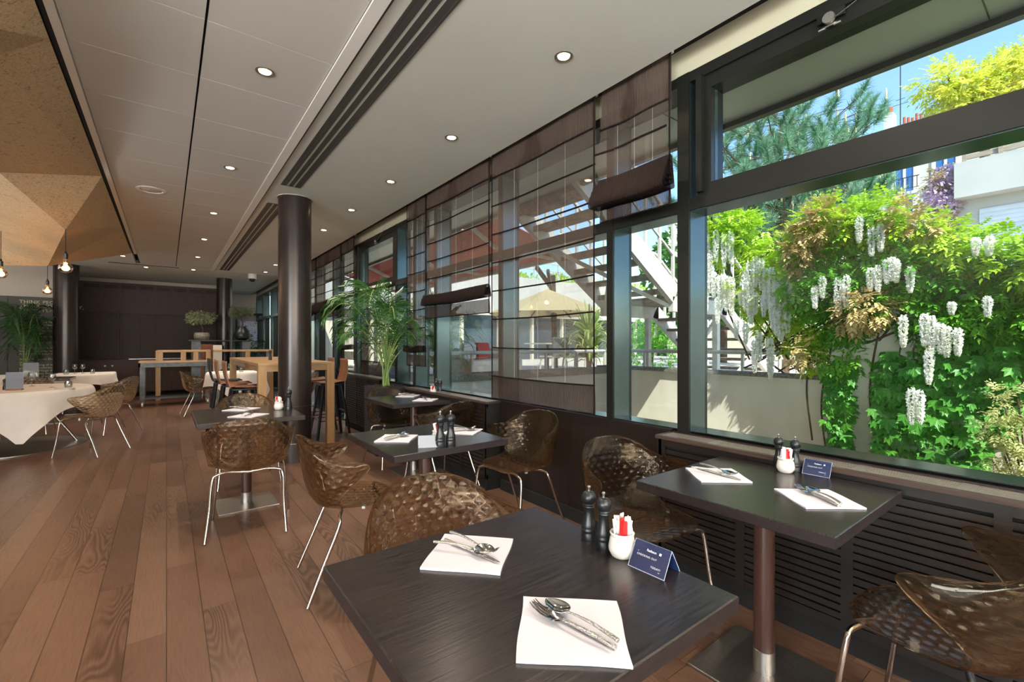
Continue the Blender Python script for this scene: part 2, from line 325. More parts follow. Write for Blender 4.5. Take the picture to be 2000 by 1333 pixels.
# windows
bays = [(-.12, 1.53, .075, 's'), (1.53, 2.088, .055, 'n'), (2.088, 3.38, .055, 'n'), (3.38, 4.645, .05, 'n'), (4.645, 5.2, .05, 'n'), (5.2, 5.755, .05, 'n'), (5.755, 7.385, .1, 's'),
        (7.385, 8.63, .06, 'd'), (8.63, 9.9, .06, 'd'), (9.9, 11.2, .06, 'd'), (11.2, 12.5, .06, 'd'), (12.5, 13.5, .06, 'd'), (13.5, 14.9, .06, 'd'), (14.9, 16.3, .06, 'd'), (16.3, 17.6, .06, 'd')]
XI, XO = 2.43, 2.6
for i, (a, b, wd, kind) in enumerate(bays):
    mb = MB(); zb = .797 if kind != 'd' else 0
    h = wd/2
    mb.box(XI, XO+.03, b-h, b+h, zb, 2.91); mb.box(XI+.004, XO+.03, a+h, b-h, 2.85, 2.91)
    if i == 0: mb.box(XI, XO+.03, a-h, a+h, zb, 2.91)
    mb.box(XI+.05, XO+.02, a+h, b-h, zb, zb+.012)
    if kind == 's':
        mb.box(XI+.004, XO, a+h, b-h, 2.1, 2.17); mb.box(XI+.03, XO, a+h, a+h+.05, 2.17, 2.85)
    else: mb.box(XI+.004, XO, a+h, b-h, 2.1, 2.17)
    if kind == 'd': mb.box(XI+.06, XO, a+h, b-h, .83, .87); mb.box(XI+.06, XO, a+h, a+h+.05, .05, 2.1); mb.box(XI+.06, XO, b-h-.05, b-h, .05, 2.1)
    f = struct(mb.build('window_%d' % (i+1), 'frame'))
    r = MB().box(XI+.012, XO, b-h-.003, b-h-.0005, zb, 2.85)
    r.box(XI+.012, XO, a+h, b-h, 2.094, 2.0995); r.box(XI+.012, XO, a+h, b-h, zb+.0125, zb+.015)
    r.build('frame_reveal', 'frame_side', f)
    zc = 2.1
    B(XO-.006, XO, a+h, b-h, zb, zc).build('pane', 'pane', f)
    if kind == 's':    # tilting top sash with its own frame
        s = MB(); ya, yb = a+h+.02, b-h-.04
        s.box(XI+.02, XO-.02, ya, yb, 2.17, 2.238); s.box(XI+.02, XO-.02, ya, yb, 2.775, 2.85); s.box(XI+.02, XO-.02, ya, ya+.08, 2.238, 2.775); s.box(XI+.02, XO-.02, yb-.085, yb, 2.238, 2.775)
        s.box(XI-.012, XI+.02, yb-.045, yb-.01, 2.19, 2.86)
        sh = s.build('sash', 'frame', f); B(XO-.08, XO-.074, ya+.08, yb-.085, 2.238, 2.775).build('pane', 'pane', sh)
        rr = MB().box(XI+.06, XO-.08, yb-.0865, yb-.085, 2.24, 2.775); rr.build('frame_reveal', 'frame_side', sh)
    else: B(XO-.006, XO, a+h, b-h, 2.17, 2.85).build('pane', 'pane', f)
# tilt window latches and cords
def latch(y, label):
    t = thing('window_latch', label, 'latch', (2.438, y, 2.81))
    BB(-.012, .0, -.055, .055, 0, .04, .002).build('bracket', 'frame', t)
    mb = MB(); mb.lathe([(.0, -.02), (.024, -.02), (.024, .0), (0, .0)], 16); mb.xf(Matrix.Translation((-.02, .0, -.002)) @ Matrix.Rotation(PI/2, 4, 'Y')); mb.build('spring_wheel', 'steel', t)
    mb = MB()
    for s in (-.03, .03): mb.tube([(-.02, s-.014, -.035), (-.02, s+.014, -.035)], .006, 8)
    mb.tube([(-.02, -.03, -.03), (-.02, .03, -.03)], .004, 6); mb.build('roller', 'steel', t)
    MB().tube([(-.01, -.01, 0), (-.05, -.45, .12)], .0016, 5).build('pull_cord', 'steel', t)
latch(.78, 'dark tilt window latch with steel roller and cord over the large near window'); latch(6.45, 'dark tilt window latch over the window behind the potted palm')

# unseen window frames and troughs added around the fill lights
mb = MB()
for k in range(6): mb.box(-5.85+k*1.53, -5.79+k*1.53, -3.56, -3.49, .3, 2.9)
mb.box(-5.85, 1.86, -3.56, -3.49, .3, .36); mb.box(-5.85, 1.86, -3.56, -3.49, 2.84, 2.9); struct(mb.build('window_16', 'frame'))
mb = MB()
for k in range(3): mb.box(-6.16, -6.09, -3.45+k*1.6, -3.39+k*1.6, .35, 2.85)
mb.box(-6.16, -6.09, -3.45, -.2, .35, .41); mb.box(-6.16, -6.09, -3.45, -.2, 2.79, 2.85); struct(mb.build('window_17', 'frame'))
for (x0, x1, ya, yb, z) in ((-5.85, 1.85, -3.44, -3.16, 1.5), (-4.46, -4.14, -1.5, 11.5, 1.95)):
    t = thing('fill_light_trough', 'long trough added under a ceiling fill light %s' % ('on the wall behind the camera' if z < 1.6 else 'hung along the left side of the room, out of view'), 'fill light trough', ((x0+x1)/2, (ya+yb)/2, z))
    a, c_ = (x1-x0)/2, (yb-ya)/2; B(-a, a, -c_, c_, -.08, -.01).build('trough', 'white', t)
    if z > 1.6:
        for yy in (-c_+.3, 0, c_-.3): MB().tube([(0, yy, -.02), (0, yy, CZ-z)], .006, 6).build('hanger_rod', 'steel', t)
    else: B(-a, a, -.17, -.13, -.3, -.01).build('wall_bracket', 'white', t)

# ---------------------------------------------------------------- radiator cabinets
def cabinet(y0, y1, z1, label, top=True, xf=2.285, side_slats=True, m='cab', endcap=True, short=False):
    t = thing('radiator_cabinet', label, 'radiator cabinet', (xf, y0, 0), 0); L = y1-y0; D = 2.434-xf
    mb = MB(); mb.box(.022, D, .002, L-.002, .07, z1-.02); mb.box(0, D, 0, .022, 0, z1-.02) if endcap else None; mb.box(0, D, L-.022, L, 0, z1-.02); mb.box(.03, D, .02, L-.02, 0, .1)
    mb.build('body', 'slot', t)
    n = max(1, round((L-.1)/.42)); st = (L-.05)/n; mb = MB()
    for k in range(n+1): yc = .025+k*st; mb.box(0, .021, yc-.022, yc+.022, .1, z1-.025)
    mb.box(.0015, .02, 0, L, z1-.06, z1-.021); mb.box(.0015, .02, 0, L, .101, .14)
    z = .145
    while z < z1-.07:
        mb.box(.003, .018, .02, L-.02, z, z+.026); z += .034
    mb.build('louvred_front', m, t)
    mb = MB(); mb.box(-.012, .016, -.012, L+.012, z1-.02, z1); mb.box(D-.012, D, -.012, L+.012, z1-.02, z1); mb.box(.016, D-.012, -.012, .01, z1-.02, z1); mb.box(.016, D-.012, L-.01, L+.012, z1-.02, z1)
    g = max(1, round(L/.33)); gs = (L+.024)/g
    mb.build('top_board', 'cab_top', t)
    mb = MB(); nb = 6
    for k in range(g+1): yc = -.012+k*gs; mb.box(.016, D-.012, max(.01, yc-.022), min(L-.01, yc+.022), z1-.012, z1-.0008)
    for k in range(nb):
        xx = .016+(D-.028)*(k+.5)/nb; mb.box(xx-.0050, xx+.0050, .01, L-.01, z1-.006, z1-.001)
    mb.build('top_grille', 'cab_top2', t)
    return t
cabinet(-1.6, 1.6, .79, 'long dark louvred radiator cabinet with slotted top beneath the large near window')
cabinet(3.39, 5.12, .80, 'dark louvred radiator cabinet with slotted top behind the small table by the palm')
cabinet(5.95, 7.44, .85, 'dark purple-brown louvred radiator cabinet behind the potted palm, beside the glass doors', m='cab')

# ---------------------------------------------------------------- roman blinds
def blind(y0, y1, ztop, zbot, label, stack=0, x=2.33, rods=None, fold_h=.13, hem=.17, billow=0, topband=.2):
    t = thing('roman_blind', label, 'blind', (x, y0, 0), 0, 'sheer brown roman blinds'); L = y1-y0
    zs = zbot+hem+(fold_h if stack else 0)
    def fab(u, v):
        z = ztop+(zs-ztop)*v; wv = .006*math.sin(u*PI*3+z*3)+.004*math.sin(z*22+u*4)
        bl = billow*math.sin(PI*min(1, max(0, (v-.55)/.45)))if billow else 0
        return (wv-bl, u*L*(1)+billow*.0, z)
    MB().grid(fab, 14, 30).build('fabric', 'sheer', t, True)
    MB().grid(lambda u, v: (.004+.004*math.sin(u*20), u*L, ztop-topband*v), 14, 3).build('top_band', 'hem', t, True)
    B(-.02, .03, 0, L, ztop, ztop+.03).build('head_rail', 'white', t)
    n = rods if rods is not None else max(2, int((ztop-topband-zs)/.245)); d = (ztop-topband-zs)/max(1, n)
    for k in range(n+(0 if stack else 1)):
        z = ztop-topband-k*d
        pts = [(-.006+.006*math.sin(u*PI*3+z*3)-(billow*math.sin(PI*min(1, max(0, ((ztop-z)/(ztop-zs)-.55)/.45))) if billow else 0), u*L, z-.008*math.sin(PI*u)) for u in [i/8 for i in range(9)]]
        MB().tube(pts, .0065, 6).build('rod', 'sheer2', t)
    if stack:
        mb = MB()
        for k in range(stack):
            zt = zs+.012-k*.03; hh = fold_h*.8
            def fold(u, v, k=k, zt=zt, hh=hh):
                a = v*2*PI; r = .024+.011*k
                ca, sa = math.cos(a), math.sin(a); ca = math.copysign(abs(ca)**.55, ca); sa = math.copysign(abs(sa)**.55, sa)
                return (-.026-.007*k+ca*r*(1.0-.25*sa), u*(L+.03)-.015, zt-hh*.5+sa*hh*.5*(1-.06*k)+.003*math.sin(u*7+k)-.008*math.sin(PI*u))
            mb.grid(fold, 12, 16)
        mb.build('folded_stack', 'sheer2', t, True)
    MB().grid(lambda u, v: (-.004+.008*math.sin(u*15+v*2), u*L, zbot+hem*(1-v)+.0*u), 24, 4).build('hem_panel', 'hem', t, True)
    MB().tube([(-.006, 0, zbot+.003), (-.006, L, zbot+.003)], .005, 6).build('hem_rod', 'sheer2', t)
    for s, e in ((0, .004), (L, -.004)):
        if billow and s == L: continue
        MB().tube([(-.006, s+e, ztop), (-.008, s+e, (ztop+zs)/2), (-.006, s+e, zbot)], .0055, 5).build('edge_tape', 'sheer2', t)
    for f in (.25, .5, .75):
        MB().tube([(.012, L*f, ztop), (.012, L*f, zbot+hem)], .001, 4).build('cord', 'white', t)
    return t
blind(1.545, 2.08, 3.02, 2.13, 'short roman blind gathered high up beside the large near window', 4, topband=.27, fold_h=.15, billow=.05, rods=2, hem=.12)
blind(2.13, 3.36, 3.02, .835, 'widest roman blind, let down fully to the sill', 0, topband=.22, rods=7, hem=.2)
blind(3.40, 4.65, 3.02, 1.60, 'roman blind half raised behind the small table with mills near the palm', 2, topband=.2, rods=5, hem=.13, fold_h=.12)
blind(4.67, 5.17, 3.02, 1.06, 'narrow roman blind hanging right behind the palm fronds', 1, topband=.22, rods=7, hem=.13, fold_h=.1)
blind(5.83, 6.93, 2.12, .87, 'low roman blind hung from the transom behind the potted palm', 0, topband=.02, rods=4, hem=.2, x=2.37)
blind(7.13, 7.75, 3.02, 1.07, 'narrow roman blind with a low hem between the palm and the glass doors', 1, topband=.22, rods=7, hem=.13, fold_h=.1)
blind(7.82, 9.35, 3.02, 1.80, 'roman blind with a double fold over the glass doors', 3, topband=.24, rods=4, hem=.1, fold_h=.2)
blind(9.4, 10.6, 3.02, 1.78, 'roman blind over the glass doors, partly hidden by the big round column', 3, topband=.24, rods=4, hem=.1, fold_h=.2)
blind(12.55, 13.2, 3.02, .95, 'far narrow roman blind seen left of the big round column', 0, topband=.2, rods=9, hem=.15)

# ---------------------------------------------------------------- columns
def column(x, y, r, label):
    t = thing('round_column', label, 'column', (x, y, 0), 0)
    MB().cyl(0, 0, .215, CZ-.004, r, 48).build('shaft', 'column', t); MB().cyl(0, 0, 0, .21, r*1.0, 48).build('base_drum', 'column2', t)
    MB().cyl(0, 0, .21, .216, r*1.012, 48).build('base_ring', 'steel', t); MB().cyl(0, 0, .62, .625, r*1.003, 48).build('seam', 'column2', t)
    MB().lathe([(r+.012, CZ-.006), (r+.012, CZ-.001), (r, CZ-.001)], 48, cap=False).build('ceiling_collar', 'plaster', t)
column(1.165, 5.62, .172, 'big round dark brown column beside the small table and the bar table')
column(1.165, 13.55, .17, 'far round dark column behind the two little olive trees'); column(-1.66, 13.15, .2, 'wide round dark column in front of the lettered wall panel')

# ---------------------------------------------------------------- ceiling fittings
def diffuser(x0, x1, y0, y1, label):
    t = thing('linear_air_diffuser', label, 'air diffuser', (x0, y0, CZ), 0, 'grey linear diffusers'); W = x1-x0; L = y1-y0
    mb = MB(); mb.box(0, W, 0, L, .012, .03); mb.build('backing', 'slot', t)
    mb = MB(); mb.box(-.006, .006, 0, L, -.004, .02); mb.box(W-.006, W+.006, 0, L, -.004, .02); mb.box(0, W, -.004, .004, -.004, .02); mb.box(0, W, L-.004, L+.004, -.004, .02); mb.build('border', 'vent', t)
    for k in range(3): c = W*(k+.5)/3; MB().box(c-W*.115, c+W*.115, .004, L-.004, -.003, .004).build('blade', 'vent', t)
diffuser(.945, 1.12, -1.0, 5.19, 'long grey slotted air diffuser running above the tables, nearest in the ceiling')
diffuser(.945, 1.12, 5.95, 12.0, 'long grey slotted air diffuser beyond the big round column')
mb = MB().box(-.93, .22, 12.2, 12.26, CZ-.004, CZ+.0); tag(mb.build('ceiling_slot', 'slot'), 'thin dark crosswise slot in the ceiling before the dark cabinets', 'air slot')
def downlight(x, y, label, e=14, group='small round downlights'):
    t = thing('recessed_downlight', label, 'ceiling light', (x, y, CZ), 0, group)
    MB().lathe([(.034, -.001), (.044, -.006), (.052, -.003), (.052, -.0005)], 28, cap=False).build('trim_ring', 'steel', t); MB().lathe([(.0, -.003), (.033, -.003)], 24, cap=False).build('lamp_face', 'lamp', t)
    l = bpy.data.lights.new('downlight_beam', 'SPOT'); l.energy = e*2.2; l.color = (1, .86, .70); l.spot_size = math.radians(118); l.spot_blend = .8; l.shadow_soft_size = .03
    o = bpy.data.objects.new('downlight_beam', l); COL.objects.link(o); o.location = (0, 0, -.02); o.parent = t
names = ['nearest', 'second', 'third', 'fourth', 'fifth', 'sixth', 'seventh', 'eighth']
for k, y in enumerate([3.1, 4.99, 6.85, 8.65, 10.5, 12.35]):
    downlight(.475, y, 'round downlight in the panelled ceiling strip, %s one from the camera' % names[k], 15)
for k, y in enumerate([1.9, 3.19, 4.43, 5.66, 6.9, 9.1, 10.55, 11.75]):
    downlight(1.815, y, 'round downlight in the smooth ceiling by the windows, %s one from the camera' % names[k], 13)
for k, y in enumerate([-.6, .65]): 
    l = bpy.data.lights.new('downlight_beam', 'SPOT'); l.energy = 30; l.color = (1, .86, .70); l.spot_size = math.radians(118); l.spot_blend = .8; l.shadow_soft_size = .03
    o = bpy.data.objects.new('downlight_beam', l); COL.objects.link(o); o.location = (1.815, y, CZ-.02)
downlight(-.35, 12.55, 'small downlight just left of the far crosswise slot', 10); downlight(-.65, 11.2, 'small downlight beyond the tip of the faceted ceiling', 10)
t = thing('ceiling_speaker', 'round white speaker flush in the ceiling panels', 'speaker', (-.13, 6.22, CZ)); MB().lathe([(.0, -.004), (.085, -.004), (.092, -.001)], 32, cap=False).build('grille', 'tile', t); MB().lathe([(.098, -.001), (.102, -.007), (.13, -.004), (.132, -.0005)], 36, cap=False).build('rim', 'white', t)
t = thing('security_camera', 'white dome security camera on the far ceiling', 'security camera', (1.62, 12.3, CZ-.001)); MB().lathe([(.0, 0), (.09, 0), (.09, -.1), (.085, -.11), (0, -.11)], 24, cap=False).build('housing', 'white', t); MB().lathe([(.07, -.11), (.065, -.15), (.04, -.175), (0, -.185)], 24, cap=False).build('dome', 'black', t)

# faceted ceiling sculpture in pressed-chip board
m = mat('chipboard', rough=.6); t = NT(m); v = t.coords((1, 1, 1)); vo = t.n('TexVoronoi'); mpp = t.n('Mapping'); mpp.inputs['Scale'].default_value = (26, 62, 40); mpp.inputs['Rotation'].default_value = (0, 0, .4)
t.l(v, mpp.inputs[0]); t.l(mpp.outputs[0], vo.inputs['Vector']); f2 = t.noise(v, 24, 4, .7, 2); f3 = t.noise(v, 9, 3)
base = t.ramp(vo.outputs['Color'], [(.0, '#a58c6c'), (.5, '#bfa582'), (1, '#d8c4a0')]); base = t.mix(t.ramp(f2, [(.56, '#000000'), (.66, '#ffffff')]), base, '#7d6248'); base = t.mix(t.ramp(f3, [(.35, '#000000'), (.7, '#606060')]), base, '#c4ab88')
t.l(base, t.b.inputs['Base Color']); t.bump(vo.outputs['Distance'], .25, .003); M['osb'] = m
V = {'e0': (-.5, .4, 2.955), 'e1': (-.5, 3.44, 2.955), 'e2': (-.5, 5.95, 2.955), 'e3': (-.5, 8.42, 2.955), 'D': (-.5, 10.7, 2.955), 'B': (-.87, 6.85, 2.555), 'E': (-1.47, 10.0, 2.53),
     'H': (-1.42, 7.2, 2.71), 'J': (-1.15, 5.8, 2.80), 'L': (-3.2, 5.4, 2.45), 'K': (-3.2, 8.3, 2.9), 'N': (-2.3, 9.6, 2.86), 'P1': (-.68, 3.1, 2.76), 'P2': (-.72, 3.5, 2.80), 'Q': (-3.0, 2.4, 2.5), 'R': (-3.0, 0.2, 2.9), 'S': (-3.4, 10.9, 2.5)}
names_ = list(V); idx = {k: i for i, k in enumerate(names_)}
F = ['e0 e1 P1', 'e0 P1 R', 'P1 Q R', 'P1 e1 P2', 'P1 P2 Q', 'e1 e2 P2', 'P2 e2 J', 'P2 J Q', 'Q J L', 'e2 B J', 'J B H', 'J H L', 'e2 e3 B', 'e3 E B', 'e3 D E', 'B E H', 'H E N', 'H N K', 'L H K', 'N E S', 'K N S']
mb = MB().add([V[k] for k in names_], [tuple(idx[a] for a in f.split()) for f in F]); o = mb.build('faceted_ceiling_sculpture', 'osb', None, False)
tag(o, 'large faceted chipboard ceiling sculpture hung above the white-clothed tables', 'ceiling sculpture')
sm_ = o.modifiers.new('s', 'SOLIDIFY'); sm_.thickness = .018; sm_.offset = 1
def pendant(x, y, ztop, label, s=1, zb=None):
    t = thing('pendant_bulb', label, 'pendant light', (x, y, 0), 0, 'globe bulb pendants'); zb = zb or ztop-.36
    MB().tube([(0, 0, zb+.16), (0, 0, ztop)], .0035, 6).build('cord', 'black', t); MB().lathe([(.0, .085), (.018, .085), (.02, .09), (.02, .145), (.012, .15), (.008, .175), (0, .175)], 16, (0, 0, zb), False).build('lamp_holder', 'black', t)
    r = .062*s; MB().lathe([(.018, .085), (.019, .06), (.03, .045), (r*.85, .025), (r, -.005), (r*.9, -.035), (r*.55, -.058), (0, -.064)], 24, (0, 0, zb), False).build('glass_globe', 'bulb', t)
    MB().tube([(-.012, 0, zb+.02), (-.012, 0, zb-.02), (.0, 0, zb-.024), (.012, 0, zb-.02), (.012, 0, zb+.02)], .0025, 6).build('filament', 'filament', t)
    p = point('pendant_glow', (0, 0, zb+0), 2.5, (1, .72, .48), .04); p.parent = t
pendant(-.868, 6.84, 2.56, 'amber globe pendant bulb nearest the panelled ceiling strip', zb=2.15); pendant(-1.47, 9.98, 2.54, 'amber globe pendant bulb in front of the wide column', zb=2.15)
pendant(-1.62, 8.25, 2.80, 'amber globe pendant bulb at the left edge of the view', zb=2.19)
# ================================================================ FURNITURE
M['edge'] = noisy('tabletop_edge', '#1c1617', '#2b2324', 60, .45)
def bistro(cx, cy, w, d, rz, label, bdir=0):
    t = thing('bistro_table', label, 'table', (cx, cy, 0), rz, 'square dark bistro tables')
    BB(-w/2, w/2, -d/2, d/2, .712, .75, .0025).build('table_top', 'wenge_top', t)
    B(-w/2-.0008, w/2+.0008, -d/2-.0008, d/2+.0008, .7145, .7475).build('edge_band', 'edge', t)
    MB().cyl(0, 0, .09, .712, .038, 32).build('pedestal', 'redcol', t); MB().lathe([(.0395, .008), (.0395, .095), (.038, .096)], 32, cap=False).build('steel_sleeve', 'steel', t)
    BB(-.21, .21, -.21, .21, 0, .01, .002).build('base_plate', 'steel', t)
    B(-.1, .1, -.1, .1, .70, .713).build('mounting_plate', 'black', t)
M['redcol'] = wood('brown_pedestal', '#38241f', '#4a312a', 'Z', .3, .5, .03)
bistro(.675, .865, .708, .711, 0, 'large dark square bistro table nearest the camera, two settings on napkins')
bistro(1.915, .845, .70, .71, 0, 'dark square bistro table against the near window cabinet, navy card by the jar')
bistro(1.275, 2.562, .715, .74, 0, 'dark square bistro table in the middle, white card and two tall mills on it')
bistro(.527, 4.33, .715, .86, 0, 'dark bistro table beside the big round column')
bistro(2.065, 4.42, .77, .76, 0, 'farthest small dark bistro table, by the window and the potted palm')

# ---- armchair shell: rows of (centre y, centre z, edge x, edge y, edge z), edges carry the arm wings
rows = [(.235, .452, .12, .218, .452), (.225, .462, .185, .18, .462), (.15, .455, .222, .11, .466), (.03, .440, .232, .0, .468), (-.08, .432, .236, -.08, .480), (-.16, .445, .243, -.095, .512),
        (-.205, .495, .257, -.06, .56), (-.226, .545, .274, -.01, .61), (-.236, .585, .287, .03, .652), (-.242, .62, .293, .045, .680), (-.247, .65, .290, .03, .698), (-.252, .68, .276, -.02, .706), (-.258, .71, .254, -.09, .714), (-.263, .74, .228, -.155, .735), (-.269, .77, .196, -.2, .768), (-.275, .80, .140, -.238, .797), (-.279, .818, .06, -.27, .816)]
def shell_pt(u, v, R=crom([(a, b, c) for a, b, c, d, e in rows], 12), R2=crom([(d, e, 0) for a, b, c, d, e in rows], 12)):
    n = len(R)-1; x = v*n; i = min(int(x), n-1); f = x-i
    a = R[i].lerp(R[i+1], f); b = R2[i].lerp(R2[i+1], f); yc, zc, xe = a; ye, ze = b[0], b[1]; s = abs(u); sg = 1 if u >= 0 else -1
    back = min(1, max(0, (v-.30)/.15))
    X = sg*xe*((1-back)*s+back*math.sin(s*PI/2)**.82 if s > 0 else 0); k = (1-back)*s**2.2+back*(1-math.cos(s*PI/2))**1.05
    return Vector((X, yc+(ye-yc)*k, zc+(ze-zc)*((1-back)*s**2.5+back*s**2.2)))
NU, NV = 150, 220
def chair_shell():
    P = np.zeros((NV+1, NU+1, 3))
    for j in range(NV+1):
        for i in range(NU+1): P[j, i] = shell_pt(i/NU*2-1, j/NV)
    du = np.gradient(P, axis=1); dv = np.gradient(P, axis=0); N = np.cross(du, dv); N /= np.linalg.norm(N, axis=2, keepdims=True)+1e-9
    # arc lengths for an even ogee lattice
    sv = np.cumsum(np.linalg.norm(dv, axis=2)[:, NU//2]); S = np.repeat(sv[:, None], NU+1, 1)
    su = np.cumsum(np.linalg.norm(du, axis=2), axis=1); su -= su[:, NU//2][:, None]
    cw, ch = .052, .062
    a = su/cw; b = S/ch
    wob = .16*np.sin(2*PI*b)*np.sin(PI*0)
    A_ = a+b; B_ = a-b; A_, B_ = A_+.05*np.sin(2*PI*B_), B_+.05*np.sin(2*PI*A_)
    p = np.abs(np.sin(PI*A_))**.85*np.abs(np.sin(PI*B_))**.85
    d = .0048*p
    edge = np.minimum(1, np.minimum(np.minimum(np.arange(NU+1), NU-np.arange(NU+1))[None, :]/6., np.minimum(np.arange(NV+1), NV-np.arange(NV+1))[:, None]/6.))
    front = P+N*(.0028+.0018*(1-edge))[..., None]; bk = P-N*(.0012+(d*edge)+.0025*(1-edge))[..., None]
    vs = np.concatenate([front.reshape(-1, 3), bk.reshape(-1, 3)]); n = (NU+1)*(NV+1); fs = []
    for j in range(NV):
        for i in range(NU):
            q = (j*(NU+1)+i, j*(NU+1)+i+1, (j+1)*(NU+1)+i+1, (j+1)*(NU+1)+i); fs.append(q); fs.append(tuple(x+n for x in reversed(q)))
    ring = [i for i in range(NU+1)]+[j*(NU+1)+NU for j in range(1, NV+1)]+[NV*(NU+1)+i for i in range(NU-1, -1, -1)]+[j*(NU+1) for j in range(NV-1, 0, -1)]
    for k in range(len(ring)): a_, b_ = ring[k], ring[(k+1) % len(ring)]; fs.append((b_, a_, a_+n, b_+n))
    mb = MB(); mb.add(vs.tolist(), fs); mb.sm = True; return mb
def make_chair(label):
    t = thing('patterned_armchair', label, 'chair', (0, 0, 0), 0, 'amber translucent armchairs')
    sh_ = chair_shell().build('shell', 'amber', t, False); sh_.data.polygons.foreach_set('use_smooth', [True]*len(sh_.data.polygons))
    for sx in (-1, 1):
        for top, mid, foot in (((.10, .16, .436), (.205, .185, .425), (.255, .245, .0)), ((.10, -.06, .418), (.20, -.085, .408), (.24, -.245, .0))):
            pts = crom([(sx*.02, top[1], top[2]-.006), (sx*top[0], top[1], top[2]), (sx*mid[0]*.93, mid[1], mid[2]+.006), (sx*(mid[0]+.018), mid[1]+(.006 if foot[1] > 0 else -.01), mid[2]-.04), (sx*(mid[0]*.5+foot[0]*.5+.005), (mid[1]+foot[1])/2, .2), (sx*foot[0], foot[1], .006)], 7)
            MB().tube(pts, .0092, 10).build('leg', 'chrome_leg', t)
    for y, z in ((.16, .430), (-.06, .412)):
        MB().tube(crom([(-.1, y, z+.006), (0, y, z-.004), (.1, y, z+.006)], 6), .0092, 10).build('cross_bar', 'chrome_leg', t)
    for sx in (-1, 1): MB().lathe([(.0, 0), (.011, 0), (.011, .026), (0, .026)], 12, (sx*.13, .05, .417), False).build('rubber_buffer', 'white', t)
    return t
chairs = [(.765, 1.33, PI-.03, 'amber patterned armchair behind the nearest bistro table, only its rounded back seen above the top'),
 (1.86, 1.40, PI-.12, 'amber patterned armchair at the far side of the window table nearest the camera'),
 (1.88, .29, -.08, 'dark amber armchair cut by the right edge of the view, beside the louvred cabinet'),
 (.83, 2.62, -PI/2-.12, 'amber armchair with bright glints, drawn out left of the middle bistro table'),
 (2.03, 2.60, PI/2+.12, 'reddish amber armchair between the middle bistro table and the dark wall panelling'),
 (.48, 3.78, -.19, 'amber patterned armchair seen from behind, pushed up to the table by the big round column'),
 (.62, 5.05, PI+.0, 'amber armchair on the far side of the table by the big round column'),
 (2.02, 4.86, PI+.1, 'clear looking armchair in front of the palm planter'),
 (2.02, 3.72, .25, 'dark amber armchair at the near side of the farthest small bistro table'),
 (-.70, 7.42, math.radians(56), 'amber armchair at the right side of the round white-clothed table, full legs in view'),
 (-.62, 9.05, math.radians(118), 'amber armchair on the far right side of the round white-clothed table'),
 (-1.62, 9.62, PI-.1, 'amber armchair on the far side of the round white-clothed table, behind the menu stand'),
 (-2.45, 9.3, math.radians(200), 'amber armchair on the far left side of the round white-clothed table'),
 (-2.23, 7.2, math.radians(-30), 'amber armchair at the left edge of the view, near side of the round white-clothed table'),
 (.47, 10.35, -PI/2+.1, 'amber armchair left of the small white-clothed table behind the bar table'),
 (1.15, 11.45, PI, 'amber armchair beyond the small white-clothed table behind the bar table'),
 (1.9, 8.7, PI/2, 'amber armchair between the bar table and the glass doors')]
ch0 = make_chair(chairs[0][3]); ch0.location = (chairs[0][0], chairs[0][1], 0); ch0.rotation_euler.z = chairs[0][2]
for x, y, rz, lab in chairs[1:]: copy_tree(ch0, label=lab, loc=(x, y, 0), rz=rz)

# ---------------------------------------------------------------- things on the tables
TZ = .75
def napkin(x, y, rz, label, s=.205):
    n = 10
    def f(u, v, z): 
        return ((u-.5)*s+.002*math.sin(v*5), (v-.5)*s+.002*math.sin(u*6), z+(.0012*math.sin(u*4+v*3)+.0012 if z > .003 else 0))
    mb = MB(); mb.grid(lambda u, v: f(u, v, .0045), n, n)
    vs = []; mb.grid(lambda u, v: f(1-u, v, .0003), n, n)
    nn = (n+1)**2; ring = [i for i in range(n+1)]+[j*(n+1)+n for j in range(1, n+1)]+[n*(n+1)+i for i in range(n-1, -1, -1)]+[j*(n+1) for j in range(n-1, 0, -1)]
    def mir(k): j, i = divmod(k, n+1); return nn+j*(n+1)+(n-i)
    for k in range(len(ring)): a, b = ring[k], ring[(k+1) % len(ring)]; mb.f.append((a, mir(a), mir(b), b))
    o = mb.build('paper_napkin', 'napkin', None, False, (x, y, TZ+.0003), rz); return tag(o, label, 'napkin', 'folded white napkins')
def handle_pts(L0, L1, z0, arch): return [(0, L0+(L1-L0)*k/8, z0+arch*math.sin(PI*k/8)**1.0) for k in range(9)]
def fork(t0=None):
    t = thing('fork', '', 'fork'); mb = MB()
    MB().tube([(0, -.10+.115*k/8, .007+.006*math.sin(PI*(k+1)/10)) for k in range(9)], [.0042, .0043, .0042, .004, .0037, .0033, .003, .0027, .0026], 8).build('handle', 'hammered', t)
    def neck(u, v):
        y = .012+v*.035; w = .0028+.0095*min(1, (v*1.6))**.9; return ((u*2-1)*w, y, .0085-.004*math.sin(v*PI)+.0015*(2*u-1)**2)
    mb.grid(neck, 6, 8)
    for k in range(4):
        x = -.0098+k*.0065; mb.tube([(x, .045, .0068), (x, .062, .0075), (x*.95, .080, .0125), (x*.9, .092, .019)], [.0022, .002, .0017, .0009], 6)
    mb.build('tines', 'chrome', t, True); return t
def spoon():
    t = thing('spoon', '', 'spoon')
    MB().tube([(0, -.10+.125*k/8, .006+.007*math.sin(PI*(k+1)/10)) for k in range(9)], [.0042, .0043, .004, .0037, .0033, .003, .0026, .0023, .0024], 8).build('handle', 'hammered', t)
    def bowl(u, v):
        y = .022+v*.062; w = .0205*math.sin(PI*min(1, v**.8*.97+.03))**.62+.001; k = 2*u-1
        return (k*w, y, .0105-.0075*math.sin(PI*v)*(1-k*k))
    mb = MB().grid(bowl, 12, 16); o = mb.build('bowl', 'chrome', t, True); s = o.modifiers.new('s', 'SOLIDIFY'); s.thickness = .0012; return t
